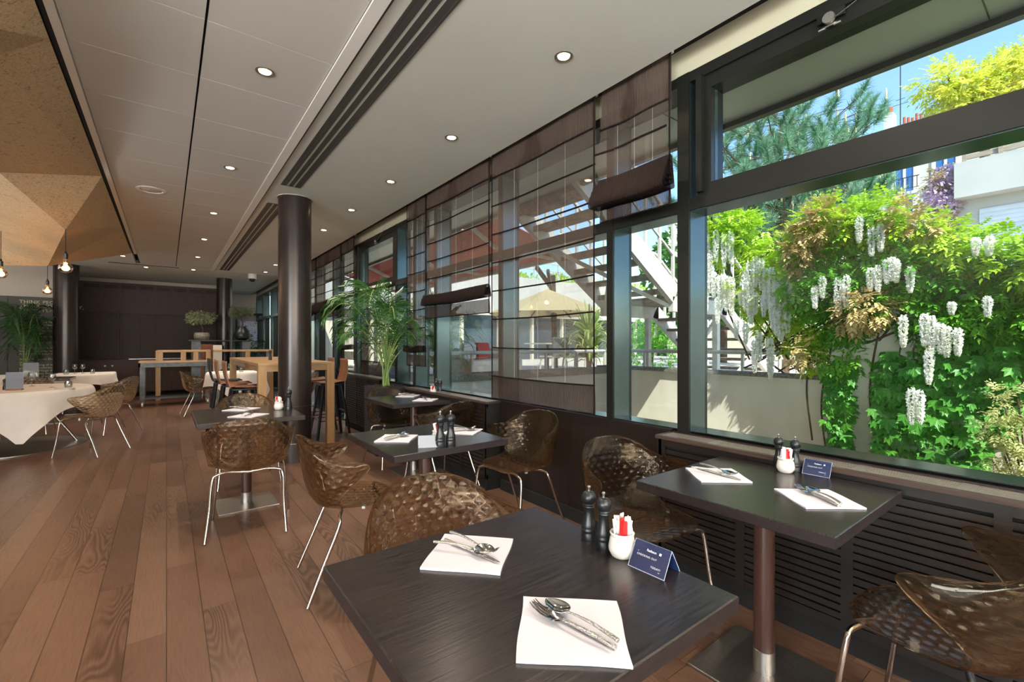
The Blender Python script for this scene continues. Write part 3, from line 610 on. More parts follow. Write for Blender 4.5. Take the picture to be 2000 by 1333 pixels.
def knife():
    t = thing('table_knife', '', 'knife')
    MB().tube([(0, -.10+.12*k/5, .0055) for k in range(6)], [.0052, .0052, .005, .0048, .0045, .004], 8).build('handle', 'hammered', t)
    mb = MB(); out = [(-.005, .018), (-.0055, .05), (-.005, .08), (-.002, .105), (.002, .112), (.006, .100), (.0085, .07), (.008, .035), (.005, .018)]
    n = len(out); mb.add([(x, y, .0065) for x, y in out]+[(x, y, .0045) for x, y in out], [tuple(range(n-1, -1, -1)), tuple(n+k for k in range(n))]+[(k, (k+1) % n, n+(k+1) % n, n+k) for k in range(n)])
    mb.build('blade', 'chrome', t, False); return t
PF, PS, PK = fork(), spoon(), knife(); used = [False]*3
def cutlery(x, y, ang, where, messy=False, face=1):
    for i, (p, kind) in enumerate(((PF, 'fork'), (PS, 'spoon'), (PK, 'table knife'))):
        if messy: dx, dr, dz = ((.012, .32, .008), (-.012, -.12, .013), (.0, -.03, 0))[i]
        else: dx, dr, dz = ((-.011, .05, .004), (.016, -.03, .006), (.002, .02, .0))[i]
        a = ang+dr; c, s = math.cos(ang), math.sin(ang)
        lab = 'hammered-handled steel %s %s' % (kind, where); z = TZ+.0055+dz
        q = (x+c*dx, y+s*dx, z)
        if not used[i]: used[i] = True; p.location = q; p.rotation_euler.z = a; p['label'] = lab; p['group'] = kind+'s laid on napkins'
        else: copy_tree(p, label=lab, group=kind+'s laid on napkins', loc=q, rz=a)
D4 = PI/4
setts = [(.642, .650, -.40-.385, 'on the front napkin of the nearest table', False, D4+.05), (.655, 1.052, PI+.25, 'heaped on the far napkin of the nearest table', True, D4-.02),
 (1.90, .652, -.62, 'on the right napkin of the window table nearest the camera', False, D4+.1), (1.893, 1.03, PI-.1, 'on the left napkin of the window table nearest the camera', True, D4+.08),
 (1.10, 2.592, PI+2.0, 'on the left napkin of the middle bistro table', False, D4+.1), (1.53, 2.54, -PI/2-.2, 'on the right napkin of the middle bistro table', False, D4-.1),
 (.52, 4.56, PI+.5, 'on the far napkin of the table by the big column', True, .03+D4), (.52, 4.13, -.4, 'on the near napkin of the table by the big column', True, D4),
 (2.10, 4.64, PI+.4, 'on the far napkin of the farthest small table', True, D4), (2.09, 4.2, -.3, 'on the near napkin of the farthest small table', True, D4)]
setts[0] = (.642, .650, 0.12, setts[0][3], False, D4+.05)
for x, y, a, wh, me, nr in setts:
    napkin(x, y, nr, 'folded white paper napkin %s' % wh.replace('on the', 'laid as the').replace('heaped on', 'laid on').replace('laid as the', 'being the')); cutlery(x, y, a, wh, me)
def mill(metal='steel'):
    t = thing('pepper_mill', '', 'mill')
    MB().lathe([(.0, 0), (.027, 0), (.0275, .003), (.0275, .02), (.0262, .024), (.0262, .028), (.0277, .031), (.0277, .036), (.0262, .04), (.0262, .044), (.0272, .048), (.0245, .058), (.0188, .082), (.0172, .098), (.0182, .112), (.022, .118), (.0205, .122), (0, .122)], 28, cap=False).build('body', 'mill', t)
    MB().lathe([(.0, .1215), (.0205, .1215), (.022, .125), (.0195, .13), (.024, .136), (.0272, .148), (.0262, .158), (.021, .1665), (.0195, .167), (.018, .17), (.006, .1745), (0, .1745)], 28, cap=False).build('head', 'mill', t)
    MB().lathe([(.0, .174), (.005, .174), (.0045, .182), (.0068, .186), (.0068, .191), (.004, .1935), (0, .1935)], 14, cap=False).build('finial', metal, t); return t
MP = mill(); mf = [0]
def put_mill(x, y, label, s=1):
    z = TZ+.0002
    if not mf[0]: mf[0] = 1; MP.location = (x, y, z); MP['label'] = label; MP['group'] = 'black salt and pepper mills'; o = MP
    else: o = copy_tree(MP, label=label, group='black salt and pepper mills', loc=(x, y, z))
    o.scale = (s, s, s); return o
put_mill(.985, .925, 'tall black mill farther from the jar on the nearest table', .8); put_mill(.975, .86, 'tall black mill right beside the jar on the nearest table', .8)
put_mill(2.243, .925, 'black mill behind the sachet jar on the near window table', .8); put_mill(2.24, .855, 'black mill between jar and navy card on the near window table', .8)
put_mill(1.215, 2.262, 'black mill next to the white card on the middle table', 1.0); put_mill(1.275, 2.25, 'black mill on the right of the pair on the middle table', 1.0)
put_mill(.845, 4.32, 'black mill beside the big round column', 1.0); put_mill(2.40, 4.56, 'left black mill on the farthest small table', .95); put_mill(2.405, 4.48, 'right black mill on the farthest small table', .95)
def jar(label, x, y, seed, s=1.0, redpos=(0, 1)):
    r_ = random.Random(seed); t = thing('sachet_jar', label, 'jar', (x, y, TZ+.0002), 0, 'white sachet jars')
    MB().lathe([(.0, .0), (.026, .0), (.031, .004), (.0375, .018), (.038, .028), (.034, .05), (.031, .057), (.0335, .062), (.0345, .067), (.032, .069), (.029, .064), (.029, .058), (.034, .035), (.03, .01), (0, .008)], 32, cap=False).build('pot', 'porcelain', t)
    for k in range(15):
        a = k*.85+r_.uniform(0, .4); rr = r_.uniform(.006, .021); isr = k < 3
        if isr: a = PI+.9+r_.uniform(-.3, .3); rr = .018
        mb = MB().bbox(-.008, .008, -.0014, .0014, -.03, .032, .0006); mb.xf(Matrix.Translation((math.cos(a)*rr, math.sin(a)*rr, .07+r_.uniform(0, .014))) @ Matrix.Rotation(r_.uniform(-.2, .2), 4, 'X') @ Matrix.Rotation(r_.uniform(-.22, .22), 4, 'Y') @ Matrix.Rotation(r_.uniform(0, 3), 4, 'Z'))
        s_ = mb.build('sachet', 'red' if isr else 'sachet', t)
        if isr: s_['label'] = 'red sachet'
    t.scale = (s, s, s); return t
jar('white jar of red and white sachets on the nearest table', .975, .795, 1, .95); jar('cream jar of sachets on the near window table beside the navy card', 2.19, .875, 2, .95)
jar('white jar hidden behind the two mills on the middle table', 1.255, 2.36, 3); jar('white jar of sachets beside the mill by the big round column', .775, 4.365, 4); jar('white sachet jar on the farthest small table', 2.33, 4.50, 5)
def tent(x, y, rz, label, color, lines):
    t = thing('tent_card', label, 'table card', (x, y, TZ+.0003), rz); h = .058; dep = .034; tilt = math.atan2(dep, h)
    for sgn in (1, -1):
        mb = MB().add([(-.05, sgn*-dep, 0), (.05, sgn*-dep, 0), (.05, 0, h), (-.05, 0, h)], [(0, 1, 2, 3)]); o = mb.build('card_face', color, t, False); o.modifiers.new('s', 'SOLIDIFY').thickness = .0008
        mb = MB().add([(-.051, sgn*(-dep-.002), 0), (.051, sgn*(-dep-.002), 0), (.051, -.0022*sgn, h+.0015), (-.051, -.0022*sgn, h+.0015)], [(0, 1, 2, 3)]); mb.build('acrylic_cover', 'acrylic', t, False)
        e = MB()
        for p, q in (((-.0515, sgn*(-dep-.002), .0005), (.0515, sgn*(-dep-.002), .0005)), ((-.0515, sgn*(-dep-.002), 0), (-.0515, 0, h+.002)), ((.0515, sgn*(-dep-.002), 0), (.0515, 0, h+.002)), ((-.0515, 0, h+.002), (.0515, 0, h+.002))): e.obox(p, q, .0011, .0011)
        e.build('acrylic_edge', 'acrylic_edge', t, False)
    for body, px, pz, size, al, mt, sp in lines:
        f = pz/h; text('lettering', body, size, mt, t, (px, -dep*(1-f)-.0032, pz), (PI/2-tilt, 0, 0), .00012, al, sp)
    return t
M['acrylic_edge'] = mat('acrylic_edge', '#b9c4d6', .15)
nav = [('Radisson', -.012, .043, .0085, 'LEFT', 'text', .9), ('\u25a0', .0225, .043, .008, 'LEFT', 'text', 1), ("I'M", -.036, .0375, .0026, 'LEFT', 'text', 1), ('CHECKING OUT', -.036, .030, .0066, 'LEFT', 'text', 1.2), ('TODAY!', .036, .0135, .0066, 'RIGHT', 'text', 1.15), ('bye', .036, .009, .003, 'RIGHT', 'text', 1)]
tent(.985, .703, -PI/2+.05, 'navy CHECKING OUT TODAY card on the nearest table', 'blue', nav); tent(2.27, .775, -PI/2+.05, 'navy CHECKING OUT TODAY card on the near window table', 'blue', nav)
gr = [('Scan to see our menu', 0, .044, .005, 'CENTER', 'grey_print', 1), ('and order at your table', 0, .037, .0045, 'CENTER', 'grey_print', 1)]
M['grey_print'] = mat('grey_print', '#8d90a0', .6)
tent(1.158, 2.302, -.42, 'white table card beside the mills on the middle table', 'card', [])

# ================================================================ ROUND TABLE AND OTHER CLOTHED TABLES
def clothed(cx, cy, shape, R, half, ang, label, tl, zt=.75):
    t = thing('dining_table', tl, 'table', (cx, cy, 0), 0)
    if shape == 'round': MB().lathe([(.0, zt-.03), (R-.01, zt-.03), (R-.01, zt-.004), (0, zt-.004)], 40, cap=False).build('table_top', 'oak', t)
    else: B(-R+.02, R-.02, -R+.02, R-.02, zt-.03, zt-.004).build('table_top', 'oak', t)
    MB().lathe([(R*.92, .002), (R*.92, .012), (R*.88, .014), (0, .014)], 48, cap=False).build('base_disc', 'steel', t) if shape == 'round' else B(-.25, .25, -.25, .25, 0, .012).build('base_plate', 'steel', t)
    for k in range(4):
        a = ang+k*PI/2+.55; MB().tube([(math.cos(a)*.22, math.sin(a)*.22, zt-.03), (math.cos(a)*R*.8, math.sin(a)*R*.8, .014)], .017, 10).build('leg', 'chrome_leg', t)
    n = 96; mb = MB(); nr = 14
    def p(u, v):
        th = u*2*PI; c, s = math.cos(th-ang), math.sin(th-ang); L = half/max(abs(c), abs(s))*.985
        if abs(abs(c)-abs(s)) < .15: L *= 1
        Re = R if shape == 'round' else R/max(abs(math.cos(th)), abs(math.sin(th))) if max(abs(math.cos(th)), abs(math.sin(th))) else R
        hang = max(.03, L-Re)*.93
        if v < .35: r = Re*v/.35; return (cx+r*math.cos(th), cy+r*math.sin(th), zt+.002+.002*math.sin(3*th)*v)
        q = (v-.35)/.65; r = Re+.012*math.sin(min(1, q*6)*PI/2)+q*(.05+.035*math.sin(th*9+ang*3)+.03*math.sin(th*4+1))*min(1, hang/.4)
        return (cx+r*math.cos(th), cy+r*math.sin(th), zt+.002-hang*q)
    mb.grid(p, n, 26); mb.sm = True; o = mb.build('tablecloth', 'linen', None, True); tag(o, label, 'tablecloth'); return t
clothed(-1.60, 8.42, 'round', .80, 1.06, math.radians(-28), 'white cloth with long hanging corners over the round table at left', 'round dining table on a steel disc base under a hanging white cloth')
clothed(-1.25, 11.95, 'sq', .42, .62, 0, 'white cloth over the far square table in front of the dark cabinets', 'far square dining table under a white cloth, in front of the dark cabinets')
clothed(-2.75, 11.7, 'sq', .62, .85, 0, 'white cloth over the far table in front of the lettered wall', 'far dining table under a white cloth, in front of the lettered wall')
clothed(1.12, 10.75, 'round', .50, .78, .55, 'white cloth over the small table behind the bar table', 'small dining table under a white cloth, behind the bar table')
def lathe_thing(name, label, cat, prof, material, x, y, z, group=None, s=1):
    o = MB().lathe(prof, 20, cap=False).build(name, material, None, True, (x, y, z)); o.scale = (s, s, s); return tag(o, label, cat, group)
TUM = [(.0, .0), (.032, .0), (.038, .02), (.040, .045), (.036, .085), (.0345, .085), (.0385, .045), (.036, .02), (.03, .006), (0, .006)]
WINE = [(.0, .0), (.034, .002), (.006, .008), (.0042, .015), (.0042, .075), (.012, .085), (.034, .105), (.041, .13), (.036, .165), (.032, .185), (.031, .185), (.0395, .13), (.033, .107), (.01, .088), (0, .086)]
def atw(o): return o
TT = .7525
gl = [('t', -1.01, 8.15, 'stemless glass on the round table nearest the amber armchair'), ('w', -1.18, 8.3, 'wine glass beside the white menu stand on the round table'), ('t', -1.9, 8.0, 'stemless glass at the left edge of the round table'), ('w', -2.02, 8.1, 'wine glass at the left edge of the round table'),
      ('w', -1.43, 8.72, 'wine glass behind the white menu stand'), ('t', -1.55, 8.75, 'stemless glass behind the white menu stand')]
for k, x, y, lb in gl: lathe_thing('tumbler' if k == 't' else 'wine_glass', lb, 'glass', TUM if k == 't' else WINE, 'glass', x, y, TT, 'clear glasses')
for k, x, y, lb in [('w', -1.38, 11.85, 'left wine glass of the pair on the far square table'), ('w', -1.27, 11.85, 'right wine glass of the pair on the far square table'), ('t', -1.48, 11.7, 'stemless glass left of the pair on the far square table'), ('t', -1.12, 11.72, 'stemless glass right of the pair on the far square table'),
      ('w', -2.62, 11.6, 'left wine glass before the lettered wall'), ('w', -2.5, 11.6, 'right wine glass before the lettered wall'), ('t', -2.82, 11.4, 'stemless glass before the lettered wall'), ('w', 1.0, 10.5, 'wine glass on the small clothed table behind the bar table'), ('t', 1.2, 10.6, 'stemless glass on the small clothed table behind the bar table')]:
    lathe_thing('tumbler' if k == 't' else 'wine_glass', lb, 'glass', TUM if k == 't' else WINE, 'glass', x, y, TT, 'clear glasses')
def menu(x, y, rz, label, w=.19, h=.2):
    t = thing('menu_stand', label, 'menu stand', (x, y, TT), rz); BB(-w*.45, w*.45, -.03, .03, 0, .018, .002).build('wooden_foot', 'tan', t)
    mb = MB().box(-w/2, w/2, -.0015, .0015, .014, h); mb.build('sheet', 'card', t); MB().box(-w/2, w/2, -.0045, -.003, .014, h).build('acrylic_cover', 'acrylic', t)
menu(-1.48, 8.12, -.25, 'white menu stand at the front of the round clothed table', .16, .22); menu(-1.80, 10.9, -.15, 'white menu stand farther back in front of the wide column', .19, .25)
mm = put_mill(-1.67, 8.15, 'short black mill on the round clothed table', .78); mm.location.z = TT; mm = put_mill(-1.585, 8.25, 'black mill behind the menu stand on the round clothed table', .78); mm.location.z = TT
for a, b, lb in ((-1.02, 8.0, 'right edge of the round clothed table'), (.84, 10.62, 'small clothed table behind the bar table')):
    t = napkin(a, b, .3, 'folded napkin at the '+lb, .17); t.location.z = TT+.002
side = thing('side_table', 'dark square side table standing behind the round clothed table', 'table', (-1.62, 10.75, 0)); BB(-.35, .35, -.3, .3, .71, .75).build('table_top', 'wenge_top', side); MB().cyl(0, 0, .01, .71, .035).build('pedestal', 'redcol', side); B(-.2, .2, -.2, .2, 0, .012).build('base_plate', 'steel', side)

# ================================================================ BAR TABLE, STOOLS, TRESTLE, OLIVE TREES
t = thing('bar_table', 'tall light oak bar table with square legs, behind the big round column', 'bar table', (.85, 6.0, 0)); W, L, Hh = .86, 3.0, 1.09
BB(0, W, 0, L, Hh-.03, Hh, .002).build('table_top', 'oak', t)
mb = MB().box(.02, W-.02, .01, .04, Hh-.1, Hh-.03); mb.box(.02, W-.02, L-.04, L-.01, Hh-.1, Hh-.03); mb.box(.01, .04, .02, L-.02, Hh-.1, Hh-.03); mb.box(W-.04, W-.01, .02, L-.02, Hh-.1, Hh-.03); mb.build('apron', 'oak', t)
for x, y in ((0, 0), (W-.09, 0), (0, L-.09), (W-.09, L-.09)): BB(x, x+.09, y, y+.09, 0, Hh-.03, .002).build('leg', 'oakz', t)
o = copy_tree(MP, label='black mill standing on the oak bar table', loc=(1.17, 7.2, Hh+.0005)); o.scale = (.8, .8, .8)
def stool(x, y, rz, label, shell='tan'):
    t = thing('bar_stool', label, 'bar stool', (x, y, 0), rz, 'bentwood bar stools')
    def f(u, v):
        w = .19; X = (u*2-1)*w*(1-.25*max(0, v-.55)); 
        if v < .5: q = v/.5; return (X, .2-.36*q, .775-.012*math.sin(q*PI)+.02*(2*u-1)**2*q)
        q = (v-.5)/.5; return (X, -.16-.07*math.sin(q*PI/2)+.03*(2*u-1)**2*q, .775+.012*0+.33*q**1.15)
    mb = MB().grid(f, 10, 24); o = mb.build('seat_shell', shell, t, True); s = o.modifiers.new('s', 'SOLIDIFY'); s.thickness = .012
    BB(-.15, .15, -.13, .16, .735, .762, .004).build('seat_frame', 'black', t)
    for sx in (-1, 1):
        for sy in (-1, 1): MB().obox((sx*.13, sy*.12, .74), (sx*.21, sy*.22, 0), .03, .022).build('leg', 'black', t)
    for z, yy in ((.28, .19), (.36, -.18)):
        k = (.74-z)/.74; MB().obox((-.13-.08*k, yy, z), (.13+.08*k, yy, z), .015, .015).build('foot_rail', 'steel', t)
    for sx in (-1, 1): MB().obox((sx*.185, -.19, .25), (sx*.185, .19, .25), .012, .012).build('side_rail', 'black', t)
    return t
stool(.78, 6.72, -PI/2, 'tan bentwood bar stool on the left of the oak bar table, nearest the camera'); stool(.74, 7.35, -PI/2, 'tan bentwood bar stool, second along the left of the oak bar table')
stool(.70, 7.98, -PI/2, 'black bar stool, third along the left of the oak bar table', 'black')
stool(1.86, 6.75, PI/2, 'brown bar stool right of the column, window side of the oak bar table'); stool(1.86, 7.4, PI/2, 'bar stool farther along the window side of the oak bar table')
t = thing('trestle_table', 'grey steel work table on castors with an oak top, before the dark cabinets', 'work table', (-.46, 12.1, 0)); L = 1.25
BB(0, L, 0, .6, .92, .96).build('table_top', 'oak', t); mb = MB().box(.0, L, .0, .03, .83, .92); mb.box(0, L, .57, .6, .83, .92); mb.box(0, .03, 0, .6, .83, .92); mb.box(L-.03, L, 0, .6, .83, .92)
M['zinc2'] = noisy('galvanised', '#4b4f52', '#63676a', 12, .45, .5)
mb.build('steel_apron', 'zinc2', t)
for x in (.02, L-.1):
    for y in (.02, .5):
        BB(x, x+.085, y, y+.08, .12, .83).build('leg', 'zinc2', t); MB().cyl(x+.04, y+.04, .08, .12, .015, 10).build('castor_stem', 'steel', t)
        mb = MB().lathe([(.0, -.015), (.045, -.015), (.045, .015), (0, .015)], 18, cap=False); mb.xf(Matrix.Translation((x+.04, y+.04, .045)) @ Matrix.Rotation(PI/2, 4, 'Y')); mb.build('castor_wheel', 'white', t)
mb = MB()
for k in range(5): mb.box(.06, L-.06, .06+k*.1, .12+k*.1, .16, .18)
mb.build('slatted_shelf', 'zinc2', t)
def frame_table(name, label, x, y, L, D, z0, z1, legs, th=.045):
    t = thing(name, label, 'bench', (x, y, z0)); h = z1-z0; BB(0, L, 0, D, h-th, h).build('board', 'oak', t)
    for lx in legs: BB(lx, lx+.09, 0, D, 0, h-th).build('upright', 'oakz', t)
frame_table('oak_riser', 'long oak riser with box uprights standing on the steel work table', -.15, 12.2, .94, .35, .9602, 1.185, (0, .4, .62, .85))
frame_table('high_bench', 'tall oak bench frame right of the steel work table', .84, 12.15, 1.2, .4, 0, 1.185, (.62, 1.11))
frame_table('high_bench', 'tall oak bench frame behind the steel work table', -.2, 13.3, .95, .4, 0, 1.165, (0, .86))
t = thing('display_plinth', 'brick and slab display plinth carrying the two little olive trees', 'plinth', (.46, 12.88, 0)); BB(-.05, 1.26, -.02, .42, 1.382, 1.41).build('slate_slab', 'black', t); BB(0, .18, 0, .4, 0, 1.38).build('stone_block', 'zinc2', t)
m = mat('bricks', rough=.85); tt = NT(m); br = tt.n('TexBrick'); br.inputs['Scale'].default_value = 6; br.inputs['Color1'].default_value = rgb('#6b3f2c'); br.inputs['Color2'].default_value = rgb('#83513a'); br.inputs['Mortar'].default_value = rgb('#4b342a'); tt.l(tt.coords((1, 1, 1), (PI/2, 0, 0)), br.inputs['Vector']); tt.l(br.outputs[0], tt.b.inputs[0]); M['brick'] = m
BB(.18, .42, 0, .4, 0, 1.31).build('brickwork', 'brick', t); BB(.42, .60, 0, .4, 0, 1.29).build('concrete_block', 'concrete', t); BB(1.02, 1.2, 0, .4, 0, 1.38).build('stone_block', 'zinc2', t)

def leafcloud(centres, n, size, aspect=.3, seed=1, fold=0, droop=.3):
    r = np.random.RandomState(seed); vs = []; fs = []
    for c in range(n):
        cx_, cy_, cz_, rad, sq = centres[r.randint(len(centres))]
        d = r.normal(size=3); d /= np.linalg.norm(d); rr = rad*r.uniform(.45, 1)**.5; p = np.array([cx_+d[0]*rr, cy_+d[1]*rr, cz_+d[2]*rr*sq])
        a = d+r.normal(size=3)*.6; a[2] -= droop; a /= np.linalg.norm(a); b = np.cross(a, r.normal(size=3)); b /= np.linalg.norm(b)+1e-6; s = size*r.uniform(.6, 1.25); k = len(vs)
        nn = np.cross(a, b)
        vs += [tuple(p), tuple(p+a*s*.45+b*s*aspect+nn*s*.06), tuple(p+a*s), tuple(p+a*s*.45-b*s*aspect+nn*s*.06)]; fs += [(k, k+1, k+2), (k, k+2, k+3)]
    return MB().add(vs, fs)
def olive(x, y, z, label, pot, potprof, h, seed, R):
    t = thing('potted_olive_tree', label, 'potted tree', (x, y, z)); MB().lathe(potprof, 28, cap=False).build('pot', pot, t); ph = max(p[1] for p in potprof); r = random.Random(seed)
    MB().tube(crom([(0, 0, ph-.06), (.012, .0, ph+h*.15), (-.012, .01, ph+h*.35), (0, 0, ph+h*.6)], 5), [.014]*8+[.011]*8, 8).build('trunk', 'bark', t)
    cs = [(r.uniform(-1, 1)*R*.6, r.uniform(-1, 1)*R*.6, ph+h*.68+r.uniform(-.12, .16)*h, R*.42, .7) for _ in range(14)]; mb = MB()
    for c in cs: mb.tube([(0, 0, ph+h*.42), (c[0]*.6, c[1]*.6, ph+h*.55), c[:3]], .004, 5)
    mb.build('branches', 'bark', t); leafcloud(cs, 1500, .055, .16, seed).build('foliage', 'leaf_olive', t, False)
olive(.67, 13.08, 1.411, 'little olive tree in a squat rough stone pot, left of the two on the plinth', 'coping', [(.0, 0), (.12, 0), (.155, .04), (.16, .12), (.14, .17), (.12, .175), (.11, .16), (0, .15)], .5, 11, .32)
olive(1.5, 13.08, 1.411, 'little olive tree in a dark teardrop vase, right of the two on the plinth', 'black', [(.0, 0), (.08, 0), (.16, .04), (.19, .11), (.16, .22), (.085, .33), (.08, .34), (.07, .33), (0, .3)], .5, 12, .3)
def frond_palm(x, y, z, label, material, n, H, spread, seed, container, stems=9, up=None):
    t = thing('potted_palm', label, 'potted palm', (x, y, 0)); r = random.Random(seed); container(t); vs = []; fs = []; st = MB(); lv = MB()
    for k in range(n):
        az = k*2.399+r.uniform(-.3, .3); L = H*r.uniform(.5, 1.05); sp = spread*r.uniform(.55, 1.05); hz = z
        pts = crom([(r.uniform(-.03, .03), r.uniform(-.03, .03), hz), (math.cos(az)*sp*.12, math.sin(az)*sp*.12, hz+L*.45), (math.cos(az)*sp*.45, math.sin(az)*sp*.45, hz+L*.85), (math.cos(az)*sp*.8, math.sin(az)*sp*.8, hz+L*(.98 if up is None else up)), (math.cos(az)*sp*1.1, math.sin(az)*sp*1.1, hz+L*.82)], 6)
        st.tube(pts, [.009-.006*i/len(pts) for i in range(len(pts))], 5); m_ = len(pts)
        for i in range(int(m_*.38), m_):
            p = pts[i]; T = (pts[min(i+1, m_-1)]-pts[i-1]).normalized(); S = T.cross(Vector((0, 0, 1))).normalized()
            for j in (0, .5):
                q = p.lerp(pts[min(i+1, m_-1)], j); f = (i+j-m_*.38)/(m_*.62); ll = L*.36*(math.sin(PI*min(1, f*.85+.15)))**.6
                for sg in (-1, 1):
                    dr = (S*sg*.8+T*.8+Vector((0, 0, .15+.1*math.sin(i*3.1+sg)))).normalized(); a = q; b = q+dr*ll*.5; c = q+dr*ll*.85+Vector((0, 0, -ll*.22)); e = q+dr*ll+Vector((0, 0, -ll*.5)); wv = T*.0062*(.7+L*.4); k0 = len(lv.v)
                    lv.add([a-wv*.3, a+wv*.3, b-wv, b+wv, c-wv*.8, c+wv*.8, e], [(0, 1, 3, 2), (2, 3, 5, 4), (4, 5, 6)])
    st.build('stems', 'stem', t); lv.build('fronds', material, t, False)
M['stem'] = noisy('green_stem', '#5c7a3a', '#7f9552', 10, .5)
def cont(t):
    mb = MB().bbox(-.2, .2, -.2, .2, .0, .80, .004); mb.build('planter_box', 'planter', t); mb = MB(); r = random.Random(4)
    for k in range(90): a, b = r.uniform(-.185, .185), r.uniform(-.185, .185); s = r.uniform(.008, .016); mb.lathe([(0, -s*.6), (s, 0), (0, s*.7)], 5, (a, b, .804), False)
    o = mb.build('pebbles', 'black', t); o['kind'] = 'stuff'
M['planter'] = mat('anthracite_planter', '#2b2a2e', .4)
frond_palm(2.16, 5.42, .8, 'potted kentia palm in a square anthracite planter by the low blind', 'leaf_palm', 18, 1.22, .62, 5, cont)
def cont2(t): MB().lathe([(.0, 0), (.16, 0), (.2, .4), (0, .4)], 20, cap=False).build('pot', 'black', t)
frond_palm(-2.25, 13.1, .4, 'tall leafy palm standing before the lettered wall panel', 'leaf_palm', 9, 1.5, .30, 8, cont2); frond_palm(1.75, 14.6, .4, 'palm half hidden behind the dark teardrop vase', 'leaf_palm', 8, 1.1, .45, 9, cont2)

# ---------------------------------------------------------------- far wall cabinetry
t = thing('wall_cabinet', 'dark brown panelled cabinet wall with louvred doors and base units', 'cabinet', (-1.7, 15.3, 0)); W = 2.92
B(0, W, -.1, 0, .94, 2.86).build('back_panel', 'panel', t); B(0, W, -.17, -.1, 2.1, 2.86).build('upper_panel', 'panel', t)
for k in range(4):
    for (za, zb2) in ((.97, 1.5), (1.51, 2.08)):
        mb = MB(); xa = .06+k*.71; 
        for q in range(2):
            x0 = xa+q*.35; mb.box(x0, x0+.03, -.16, -.1, za, zb2); mb.box(x0+.32, x0+.35, -.16, -.1, za, zb2)
            z = za+.02
            while z < zb2-.02: mb.box(x0+.02, x0+.33, -.15, -.12, z, z+.016); z += .032
        mb.build('louvred_door', 'panel', t)
mb = MB()
for k in range(8):
    for z in (2.72, 2.75, 2.78): mb.box(.1+k*.35, .38+k*.35, -.1745, -.171, z, z+.012)
mb.build('vent_slots', 'slot', t)
B(0, W, -.5, 0, .90, .93).build('counter_top', 'panel', t); B(0, W, -.46, -.1, .1, .9).build('base_carcass', 'reddark', t); B(0, W, -.42, 0, 0, .1).build('plinth', 'slot', t)
for k in range(5):
    d = B(.02+k*.575, .58+k*.575, -.485, -.462, .12, .885).build('base_door', 'reddark', t); MB().cyl(0, 0, 0, .02, .02, 12).xf(Matrix.Translation((.07+k*.575+(.44 if k % 2 == 0 else 0), -.487, .78)) @ Matrix.Rotation(PI/2, 4, 'X')).build('knob', 'white', d)
tag(B(-.75, .35, 14.82, 14.83, .93, .945).build('counter_edge_strip', 'steel'), 'pale strip along the counter of the dark cabinets', 'edge strip')
t = thing('lettered_panel', 'dark olive wall panel printed with THINK PEOPLE and paragraphs of text', 'wall panel', (-3.4, 13.6, 0)); B(0, 1.8, 0, .05, 0, 2.28).build('panel', 'olivewall', t)
B(.82, .826, -.003, 0, 0, 2.28).build('panel_joint', 'slot', t)
text('heading', 'THINK PEOPLE,\nTHINK COMMUNITY,\nTHINK PLANET', .098, 'textc', t, (.985, -.004, 2.16), (PI/2, 0, 0), .001, 'LEFT', 1.05, .85, .0012)
text('french_text', "Au Radisson Blu Hotel Paris,\nnous vivons Plan\u00e8te au quotidien.\nLe bien-\u00eatre de la soci\u00e9t\u00e9 et de ses\ndiff\u00e9rences, l'ego, l'union,\ndont notre plan\u00e8te et le soutien\nd'entreprises, et de la jeunesse\ncommune.\nNous prenons soin de nos invit\u00e9s,\nde nos\nChacun d'entre nous, une de nos\nbut d'une entreprise et d'\u00e9quipe.\nAlors, merci pour tous.", .062, 'textc', t, (.985, -.004, 1.76), (PI/2, 0, 0), .0008, 'LEFT', 1.0, .98)
text('english_text', "At the Radisson Blu we do good\nat all times.\nThe well-being of society, of our\npeople and tolerance for all the\nChildren's Village the action of\nare the causes that move us every day.\nTaking care of each other our upmost\nEach of us and each of our seven\nTogether in this world.", .062, 'textc', t, (.985, -.004, .98), (PI/2, 0, 0), .0008, 'LEFT', 1.0, .98)
t = thing('glass_partition', 'dark framed glass partition at the far end, holding a blue and pink picture', 'partition', (1.75, 16.9, 0))
mb = MB(); mb.box(0, .06, 0, .05, 0, 2.3); mb.box(.62, .66, 0, .05, 0, 2.3); mb.box(0, .9, 0, .05, 2.24, 2.32); mb.build('frame', 'frame', t)
m = mat('abstract_print', rough=.4); tt = NT(m); vv = tt.coords(); tt.l(tt.ramp(tt.noise(vv, 4.5, 5, .7, 1.5), [(.32, '#2c3fa0'), (.42, '#aeb4d8'), (.52, '#ecebe8'), (.6, '#8d9bd0'), (.68, '#d8389a'), (.75, '#e8e6e2')]), tt.b.inputs[0]); M['print'] = m
tag(B(1.86, 2.36, 16.85, 16.87, 1.2, 2.05).build('abstract_picture', 'print'), 'abstract picture in blue, white and pink at the far end of the room', 'picture')
t = thing('reception_desk', 'low dark grey desk by the far glass partition', 'desk', (1.95, 15.6, 0)); BB(0, .42, 0, .5, 0, 1.02).build('body', 'zinc2', t); BB(-.02, .44, -.03, .53, 1.02, 1.06).build('top', 'black', t)
